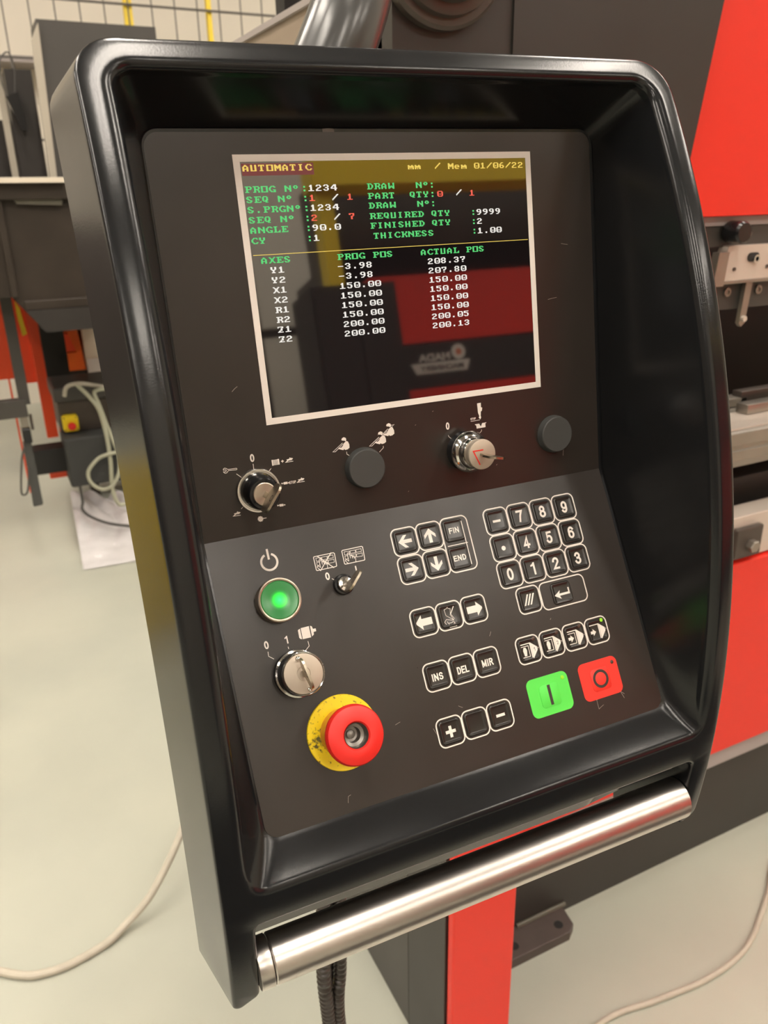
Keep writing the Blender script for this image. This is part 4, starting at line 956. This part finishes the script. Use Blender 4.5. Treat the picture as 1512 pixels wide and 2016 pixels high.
conduit('corrugated_hose', [(0.240, 0.60, 1.10), (0.236, 0.60, 0.80), (0.233, 0.60, 0.70), (0.229, 0.60, 0.60), (0.262, 0.62, 0.30), (0.295, 0.65, 0.03)], 0.0068, 'right of three dark corrugated hoses, nearest the grey machine frame')

# floor cables
def cable(name, pts, r, m, label, group=None, seg=10, n=8, cat='cable'):
    P = smoothpath(pts, n); bm = BM(); o0 = P[0]
    tube(bm, [p - o0 for p in P], r, seg); o = obj(name, bm, m); o.location = o0; tag(o, label, cat, group); return o
cable('floor_cable', [(-0.75, 2.05, .0085), (-0.45, 1.66, .0085), (-0.213, 1.434, .0085), (-0.118, 1.384, .0085), (-0.014, 1.396, .0085), (0.045, 1.42, .02), (0.11, 1.44, .06), (0.19, 1.50, .125), (0.27, 1.62, .16), (0.42, 1.85, .10), (0.48, 2.2, .0085)], 0.0085, 'cable', 'beige cable curving over the floor left of the console')
cable('floor_cable', [(0.50, 0.72, .006), (0.66, 0.74, .006), (0.8354, 0.775, .006), (0.96, 0.760, .006), (1.0907, 0.748, .006), (1.22, 0.765, .006), (1.3631, 0.834, .006), (1.52, 0.91, .006), (1.9, 0.9, .006)], 0.0058, 'cable', 'thin beige cable on the floor in front of the red machine')

# ------------------------------------------------------------------ second press brake at the left, seen from its end
lb = empty('press_brake', (0.35, 3.6, 0), 'dark and red machine standing far behind, left of the console', 'machine')
LI = Matrix.Translation((-0.35, -3.6, 0))
def lbox(name, m, *a, **k): return pbox(name, m, *a, root=lb, inv=LI, **k)
pprism('tall_panel', 'brakegrey', [(0.39, 1.50), (0.90, 1.50), (0.90, 2.205), (0.415, 2.205)], 4.0, 4.25, 'y', root=lb, inv=LI, label='tall grey panel with light edge')
pprism('panel_edge', 'edgelight', [(0.371, 1.50), (0.398, 1.50), (0.421, 2.19), (0.384, 2.125)], 3.98, 3.999, 'y', root=lb, inv=LI, label='light edge of the tall panel')
lbox('tall_panel', 'brakedark', 0.275, 4.2, 1.50, 0.385, 4.5, 2.045)
lbox('panel_edge', 'edgelight', 0.235, 4.19, 1.50, 0.262, 4.2, 2.045)
lbox('tall_panel', 'brakedark', -0.15, 4.4, 1.50, 0.262, 4.6, 1.86)
lbox('top_ledge', 'cream', -0.30, 3.36, 1.572, 0.366, 3.75, 1.590, label='pale ledge along the top of the beam')
bmn = pprism('end_beam', 'oldmetal', [(-0.30, 1.572), (0.46, 1.572), (0.46, 1.03), (0.215, 1.03), (0.115, 1.17), (-0.30, 1.17)], 3.42, 3.75, 'y', root=lb, inv=LI, label='worn brown end of the beam')
lbox('beam_rim', 'oldmetal', -0.30, 3.39, 1.515, 0.40, 3.42, 1.572, 0.003)
lbox('beam_rim', 'oldmetal', 0.115, 3.40, 1.17, 0.140, 3.42, 1.515, 0.003)
lbox('beam_rim', 'oldmetal', 0.155, 3.395, 1.12, 0.44, 3.42, 1.155, 0.003)
pprism('beam_lip', 'brakedark', [(0.46, 1.12), (0.46, 1.035), (0.213, 1.035), (0.155, 1.12)], 3.385, 3.42, 'y', root=lb, inv=LI)
pprism('worn_patch', 'patch', [(0.172, 1.528), (0.335, 1.522), (0.350, 1.510), (0.345, 1.494), (0.190, 1.500)], 3.400, 3.4195, 'y', root=lb, inv=LI)
lbox('dark_back_plate', 'void', 0.255, 4.55, 0.55, 0.37, 4.62, 1.08)
lbox('red_column', 'orangered', 0.205, 4.60, 0.30, 0.262, 4.66, 1.05, label='orange red column')
lbox('red_column', 'orangered', 0.275, 4.62, 0.30, 0.345, 4.70, 0.66)
lbox('column_edge', 'edgelight', 0.262, 4.59, 0.62, 0.272, 4.62, 0.95)
lbox('red_side_panel', 'orangered', 0.135, 4.66, 0.60, 0.215, 4.72, 1.05)
pprism('yellow_label_strip', 'postyellow', [(0.165, 1.04), (0.182, 1.0), (0.195, 0.87), (0.172, 0.86), (0.163, 0.98)], 4.59, 4.60, 'y', root=lb, inv=LI)
lbox('front_post', 'brakegrey', 0.075, 3.58, 0.72, 0.118, 3.62, 1.2, 0.002)
lbox('foot_arm', 'brakegrey', -0.6, 3.56, 0.672, 0.100, 3.62, 0.745, 0.002)
lbox('adjuster_block', 'steel', 0.066, 3.57, 0.625, 0.096, 3.61, 0.672, 0.002)
for i in range(3):
    plathe('adjuster_nut', 'darksteel', [(0, 0), (0.006, 0), (0.006, 0.022), (0, 0.022)], (0.108, 3.58, 0.612 + 0.022 * i), 0, None, 10, root=lb, inv=LI)
lbox('adjuster_block', 'blackplastic', 0.064, 3.56, 0.56, 0.098, 3.62, 0.622, 0.003)
pprism('lever_arm', 'keypadplastic', [(0.060, 0.555), (0.092, 0.560), (0.094, 0.28), (0.090, 0.272), (0.056, 0.270), (0.053, 0.276)], 3.58, 3.62, 'y', root=lb, inv=LI, label='grey lever arm pointing down')
bm = BM(); tube(bm, [LI @ p for p in smoothpath([(0.060, 3.57, 0.54), (0.040, 3.57, 0.48), (0.018, 3.57, 0.36), (0.022, 3.57, 0.335), (0.04, 3.57, 0.345), (0.055, 3.57, 0.40), (0.062, 3.57, 0.46)], 8)], 0.0045, 8); obj('wire_loop', bm, 'darkcable', lb)
lbox('motor_bracket', 'void', 0.10, 4.05, 0.265, 0.27, 4.18, 0.385, 0.003)
mb = lbox('motor_box', 'rubber', 0.245, 3.98, 0.195, 0.50, 4.18, 0.445, 0.012)
lbox('upper_box', 'darksteel', 0.25, 4.10, 0.445, 0.56, 4.40, 0.60, 0.006)
lbox('upper_lid', 'brakegrey', 0.24, 4.08, 0.60, 0.58, 4.42, 0.67, 0.01)
lbox('red_skid', 'orangered', 0.17, 4.30, 0.16, 0.52, 4.36, 0.20)
lbox('dark_sill', 'darksteel', 0.33, 4.35, 0.10, 0.75, 4.5, 0.16)
for sx in (0.36, 0.60):
    lbox('machine_foot', 'darksteel', sx, 4.30, 0.0, sx + 0.045, 4.42, 0.16)
lbox('machine_body', 'brakedark', 0.36, 5.4, 0.0, 1.6, 5.9, 1.05)
lbox('machine_body', 'brakedark', 0.23, 3.75, 1.05, 0.9, 5.2, 1.50)
lbox('machine_body', 'brakedark', -0.3, 3.75, 1.27, 0.229, 5.2, 1.50)
# emergency stop box on it
eb = empty('emergency_stop_box', (0.30, 4.10, 0.445), 'small yellow box with red button on the dark motor box at left', 'switch'); EI = Matrix.Translation((-0.30, -4.10, -0.445))
bm = BM(); prism(bm, [(x + 0.296, z + 0.497) for x, z in rrect(0, 0, 0.072, 0.076, 0.010, 4)], 4.06, 4.10, 'y'); bmesh.ops.transform(bm, matrix=EI, verts=bm.verts); obj('box_shell', bm, 'yellow', eb)
plathe('button', 'red', [(0, 0), (0.010, 0), (0.010, 0.012), (0.019, 0.014), (0.018, 0.024), (0, 0.026)], (0.298, 4.06, 0.488), PI / 2, eb, 24, inv=EI)
for sx, sz in ((-.028, .03), (.028, .03), (-.028, -.03), (.028, -.03)):
    plathe('box_screw', 'darksteel', [(0, 0), (0.0035, 0), (0.003, 0.002), (0, 0.002)], (0.296 + sx, 4.06, 0.497 + sz), PI / 2, eb, 8, inv=EI)
# cables round the motor box
cable('machine_cable', [(0.345, 3.99, 0.70), (0.39, 3.97, 0.64), (0.425, 3.95, 0.57), (0.44, 3.95, 0.44), (0.44, 3.95, 0.31), (0.43, 3.95, 0.17), (0.445, 3.95, 0.09), (0.48, 3.96, 0.075), (0.56, 3.98, 0.07)], 0.010, 'cablegreen', 'pale cable running straight down the black motor box', 'pale cables on the motor box')
cable('machine_cable', [(0.285, 4.02, 0.645), (0.30, 4.0, 0.69), (0.35, 3.98, 0.705), (0.42, 3.98, 0.69), (0.50, 3.98, 0.665), (0.56, 4.0, 0.64)], 0.010, 'cable', 'pale cable arching over the top of the motor box', 'pale cables on the motor box')
cable('machine_cable', [(0.50, 3.97, 0.665), (0.44, 3.96, 0.67), (0.415, 3.96, 0.655), (0.43, 3.96, 0.59), (0.45, 3.96, 0.49), (0.47, 3.95, 0.40), (0.482, 3.95, 0.33), (0.47, 3.94, 0.25), (0.43, 3.94, 0.19), (0.38, 3.94, 0.18), (0.335, 3.94, 0.22), (0.33, 3.94, 0.28), (0.38, 3.94, 0.335), (0.43, 3.94, 0.352), (0.50, 3.95, 0.355)], 0.009, 'cablegreen', 'pale cable coiled in a loop in front of the motor box', 'pale cables on the motor box')
cable('machine_cable', [(0.285, 4.0, 0.20), (0.284, 3.98, 0.12), (0.275, 3.95, 0.09), (0.30, 3.90, 0.065), (0.37, 3.80, 0.05), (0.46, 3.72, 0.045)], 0.007, 'darkcable', 'grey cable dropping from the motor box onto the clear sheet')
# plastic sheet on the floor
bm = BM(); nx, ny = 26, 40
g = [[None] * (ny + 1) for _ in range(nx + 1)]
random.seed(3)
for i in range(nx + 1):
    for j in range(ny + 1):
        u = i / nx; v = j / ny
        x = (0.20 + 0.05 * v) + u * (0.36 - 0.02 * v); y = 3.41 + v * 0.86 - 0.03 * u
        wv = v ** 1.2
        z = 0.004 + (0.012 + 0.03 * wv) * abs(math.sin(u * 9 + v * 4 + 1.3 * math.sin(v * 7))) * (0.25 + wv) + 0.05 * wv * max(0, math.sin(u * 4.2 + 1)) ** 3
        if v < 0.3: z = 0.004 + (z - 0.004) * (v / .3) ** 1.5
        g[i][j] = bm.verts.new((x, y, z))
for i in range(nx):
    for j in range(ny): bm.faces.new((g[i][j], g[i + 1][j], g[i + 1][j + 1], g[i][j + 1]))
tag(obj('plastic_sheet', bm, 'sheet'), 'crumpled translucent white plastic sheet on the floor by the motor box', 'sheet')
# orange crate and pale carton behind
oc = empty('storage_bin', (0.41, 5.0, 0), 'orange plastic bin seen under the worn beam at left', 'bin'); OI = Matrix.Translation((-0.41, -5.0, 0))
def obox(name, m, *a): 
    bm = BM(); box(bm, *a); bmesh.ops.transform(bm, matrix=OI, verts=bm.verts); return obj(name, bm, m, oc, ang=.3)
pprism('bin_body', 'orange', [(0.33, 1.0), (0.47, 1.0), (0.50, 0.58), (0.40, 0.58), (0.36, 0.74)], 5.0, 5.3, 'y', root=oc, inv=OI)
pprism('bin_front', 'orangered', [(0.37, 0.80), (0.425, 0.80), (0.455, 0.70), (0.39, 0.70)], 4.96, 5.0, 'y', root=oc, inv=OI)
pprism('bin_shelf', 'orange', [(0.385, 0.69), (0.46, 0.69), (0.455, 0.60), (0.405, 0.60)], 4.97, 5.0, 'y', root=oc, inv=OI)
obox('bin_stand', 'void', 0.39, 5.02, 0.0, 0.49, 5.28, 0.58)
ct = empty('carton', (0.55, 5.05, 0.0), 'pale carton standing behind the orange bin', 'box'); 
bm = BM(); box(bm, -0.045, -0.05, 0.60, 0.10, 0.25, 1.0, .003); obj('carton_body', bm, 'cream', ct)
bm = BM(); box(bm, -0.040, -0.056, 0.55, 0.10, 0.2, 0.64, .003); obj('carton_flap', bm, 'white', ct)
bm = BM(); box(bm, -0.03, -0.02, 0.0, 0.09, 0.2, 0.55); obj('carton_stand', bm, 'void', ct)
# hanging control box with wire on the tall panel
hb = empty('pendant_box', (0.29, 4.15, 1.75), 'small black box with wire loop hanging on the dark panel at left', 'box'); HI = Matrix.Translation((-0.29, -4.15, -1.75))
pprism('box_shell', 'blackplastic', [(0.262, 1.93), (0.312, 1.95), (0.325, 1.85), (0.322, 1.80), (0.305, 1.80)], 4.14, 4.19, 'y', root=hb, inv=HI)
bm = BM(); tube(bm, [HI @ p for p in smoothpath([(0.265, 4.15, 1.93), (0.255, 4.15, 2.0), (0.265, 4.15, 2.07), (0.30, 4.15, 2.10), (0.315, 4.15, 2.04), (0.30, 4.15, 1.94)], 8)], 0.003, 8); obj('wire_loop', bm, 'darkcable', hb)

# ------------------------------------------------------------------ mesh fence and cream wall
fe = empty('mesh_fence', (1.2, 6.0, 0), 'dark wire mesh fence with yellow posts before the cream wall', 'fence'); FI = Matrix.Translation((-1.2, -6.0, 0))
for px, wd in ((-0.55, .05), (1.19, .05), (1.72, .03), (2.45, .05), (3.2, .03)):
    bm = BM(); box(bm, px - wd / 2, 6.0, 0, px + wd / 2, 6.05, 3.3, .002); bmesh.ops.transform(bm, matrix=FI, verts=bm.verts); obj('post', bm, 'postyellow', fe, label='yellow post')
bm = BM()
x = -0.6
while x < 3.6:
    tube(bm, [FI @ Vector((x, 5.99, 0.2)), FI @ Vector((x, 5.99, 3.3))], 0.0045, 6); x += 0.149
o = obj('vertical_wires', bm, 'wire', fe); o['kind'] = 'stuff'
bm = BM()
for z in (0.5, 0.96, 1.42, 1.88, 2.34, 2.67, 3.0, 3.28):
    tube(bm, [FI @ Vector((-0.6, 5.985, z)), FI @ Vector((3.6, 5.985, z))], 0.0075, 6)
o = obj('horizontal_wires', bm, 'wire', fe); o['kind'] = 'stuff'
bm = BM(); box(bm, -2.0, 6.6, 2.40, 0.95, 6.9, 2.44); o = obj('wall_shelf', bm, 'lighttrim'); tag(o, 'grey ledge on the cream wall behind the mesh fence', 'shelf')
bm = BM(); box(bm, -2.0, 6.9, 0, 0.95, 6.96, 2.40); obj('ledge_wall', bm, 'wall', o)

# ------------------------------------------------------------------ what the screen mirrors: a machine, a gantry and an added dark stand-in behind the camera
mb2 = empty('press_brake', (2.6, -2.6, 0), 'red machine behind the camera, mirrored in the screen', 'machine'); QI = Matrix.Translation((-2.6, 2.6, 0))
def qbox(name, m, *a, **k): return pbox(name, m, *a, root=mb2, inv=QI, **k)
qbox('ram_panel', 'brakered', 1.37, -2.7, 1.79, 5.2, -2.5, 2.11)
qbox('badge_band', 'void', 1.30, -2.7, 1.575, 5.2, -2.505, 1.785)
qbox('lower_panel', 'brakered', 1.34, -2.7, 0.50, 5.2, -2.5, 1.57)
qbox('upper_body', 'brakedark', 1.30, -3.2, 2.11, 5.2, -2.7, 2.72)
qbox('plinth', 'brakedark', 1.30, -3.2, 0, 5.2, -2.6, 0.5)
qbox('body', 'brakedark', 1.32, -3.6, 0.5, 5.2, -2.7, 2.3)
bd = pprism('badge', 'logo', [(1.52, 1.690), (1.832, 1.690), (1.812, 1.640), (1.545, 1.640)], -2.503, -2.498, 'y', root=mb2, inv=QI, label='pale badge with lettering')
def qtext(s, cx, cz, h, width, m):
    bm = text_bm(s, 0, 0, h, 0, bold=0.03, width=width)
    T = QI @ Matrix.Translation((cx, -2.496, cz)) @ Matrix.Rotation(PI, 4, 'Z') @ Matrix.Rotation(PI / 2, 4, 'X')
    bmesh.ops.transform(bm, matrix=T, verts=bm.verts); obj('badge_lettering', bm, m, bd, smooth=False)
qtext('MADA', 1.645, 1.715, 0.036, 0.165, 'logo'); qtext('MACHINERY', 1.68, 1.664, 0.026, 0.23, 'void')
bm = BM(); lathe(bm, [(0.016, 0), (0.036, 0), (0.036, 0.004), (0.016, 0.004)], 32, QI @ Matrix.Translation((1.775, -2.498, 1.730)) @ Matrix.Rotation(-PI / 2, 4, 'X')); obj('badge_ring', bm, 'logo', bd)
bm = BM(); lathe(bm, [(0, 0), (0.017, 0), (0.017, 0.004), (0, 0.004)], 24, QI @ Matrix.Translation((1.775, -2.500, 1.730)) @ Matrix.Rotation(-PI / 2, 4, 'X')); obj('badge_dot', bm, 'orange', bd)
gn = empty('gantry_crane', (1.2, -2.4, 0), 'yellow gantry beam on posts behind the camera, mirrored in the screen', 'crane'); GI = Matrix.Translation((-1.2, 2.4, 0))
for nm, a in (('beam', (1.10, -2.45, 2.47, 4.9, -2.30, 2.60)), ('post', (1.13, -2.45, 0, 1.20, -2.35, 2.47)), ('post', (4.80, -2.45, 0, 4.9, -2.35, 2.47))):
    bm = BM(); box(bm, *a); bmesh.ops.transform(bm, matrix=GI, verts=bm.verts); obj(nm, bm, 'postyellow', gn)
cb = empty('dark_stand_in', (1.02, -1.95, 0), 'black block standing in for the person behind the camera, mirrored low in the screen', 'cabinet')  # added dark block in place of the person's silhouette in the screen
for nm, a, m in (('cabinet_body', (-0.10, -0.3, 0, 0.25, 0.0, 1.97), 'void'), ('door', (-0.09, 0.0, 0.05, 0.07, 0.012, 1.93), 'void'), ('door', (0.08, 0.0, 0.05, 0.24, 0.012, 1.93), 'void')):
    bm = BM(); box(bm, *a); obj(nm, bm, m, cb)
sd = empty('sliding_door', (0.9, -4.0, 0), 'large pale panelled door behind the camera, mirrored at the screen edge', 'door')
for k in range(5):
    bm = BM(); box(bm, -1.6 + k * .62, 0, 0.05, -1.03 + k * .62, .05, 2.1); obj('door_panel', bm, 'wall', sd)
    bm = BM(); box(bm, -1.6 + k * .62, 0, 2.16, -1.03 + k * .62, .05, 3.6); obj('door_panel', bm, 'wall', sd)
bm = BM(); box(bm, -1.7, -.06, 0, 1.6, -.01, 3.7); obj('door_backing', bm, 'brakedark', sd)

lbox('red_rear_panel', 'orangered', -0.25, 5.1, 0.55, 0.135, 5.2, 1.05)
lbox('thin_red_rod', 'orangered', 0.052, 3.75, 0.28, 0.060, 3.76, 1.08)

bar = empty('added_barrier', (-1.0, 2.4, 0), 'unseen low yellow barrier at left, added to tint the reflection on the console side', 'barrier')  # added out of view so the console's left side reflects yellow
for nm, a in (('rail_plate', (-0.75, -0.02, 0.12, 0.38, 0.02, 0.75)), ('post', (-0.72, -0.05, 0, -0.62, -0.02, 0.8)), ('post', (0.25, -0.05, 0, 0.35, -0.02, 0.8))):
    bm = BM(); box(bm, *a, .004); obj(nm, bm, 'barrieryellow', bar)
cr_ = empty('added_brown_cabinet', (-2.2, 6.0, 0), 'unseen brown cabinet at left, added to tint the reflection on the console side', 'cabinet')  # added out of view to give the console's left side a brown reflection
for nm, a in (('cabinet_body', (-1.2, 0, 0, 1.3, 0.5, 1.55)), ('door', (-1.18, -0.02, 0.05, 0.04, 0, 1.5)), ('door', (0.06, -0.02, 0.05, 1.28, 0, 1.5))):
    bm = BM(); box(bm, *a, .004); obj(nm, bm, 'footsteel', cr_)

bm = BM(); box(bm, -1.0, -1.35, 0.0, 1.9, -0.12, 0.012, .004); tag(obj('added_dark_mat', bm, 'mat'), 'unseen black mat in front of the console, added to darken the crossbar reflection', 'mat')  # added out of view, keeps the floor's reflection in the crossbar dark
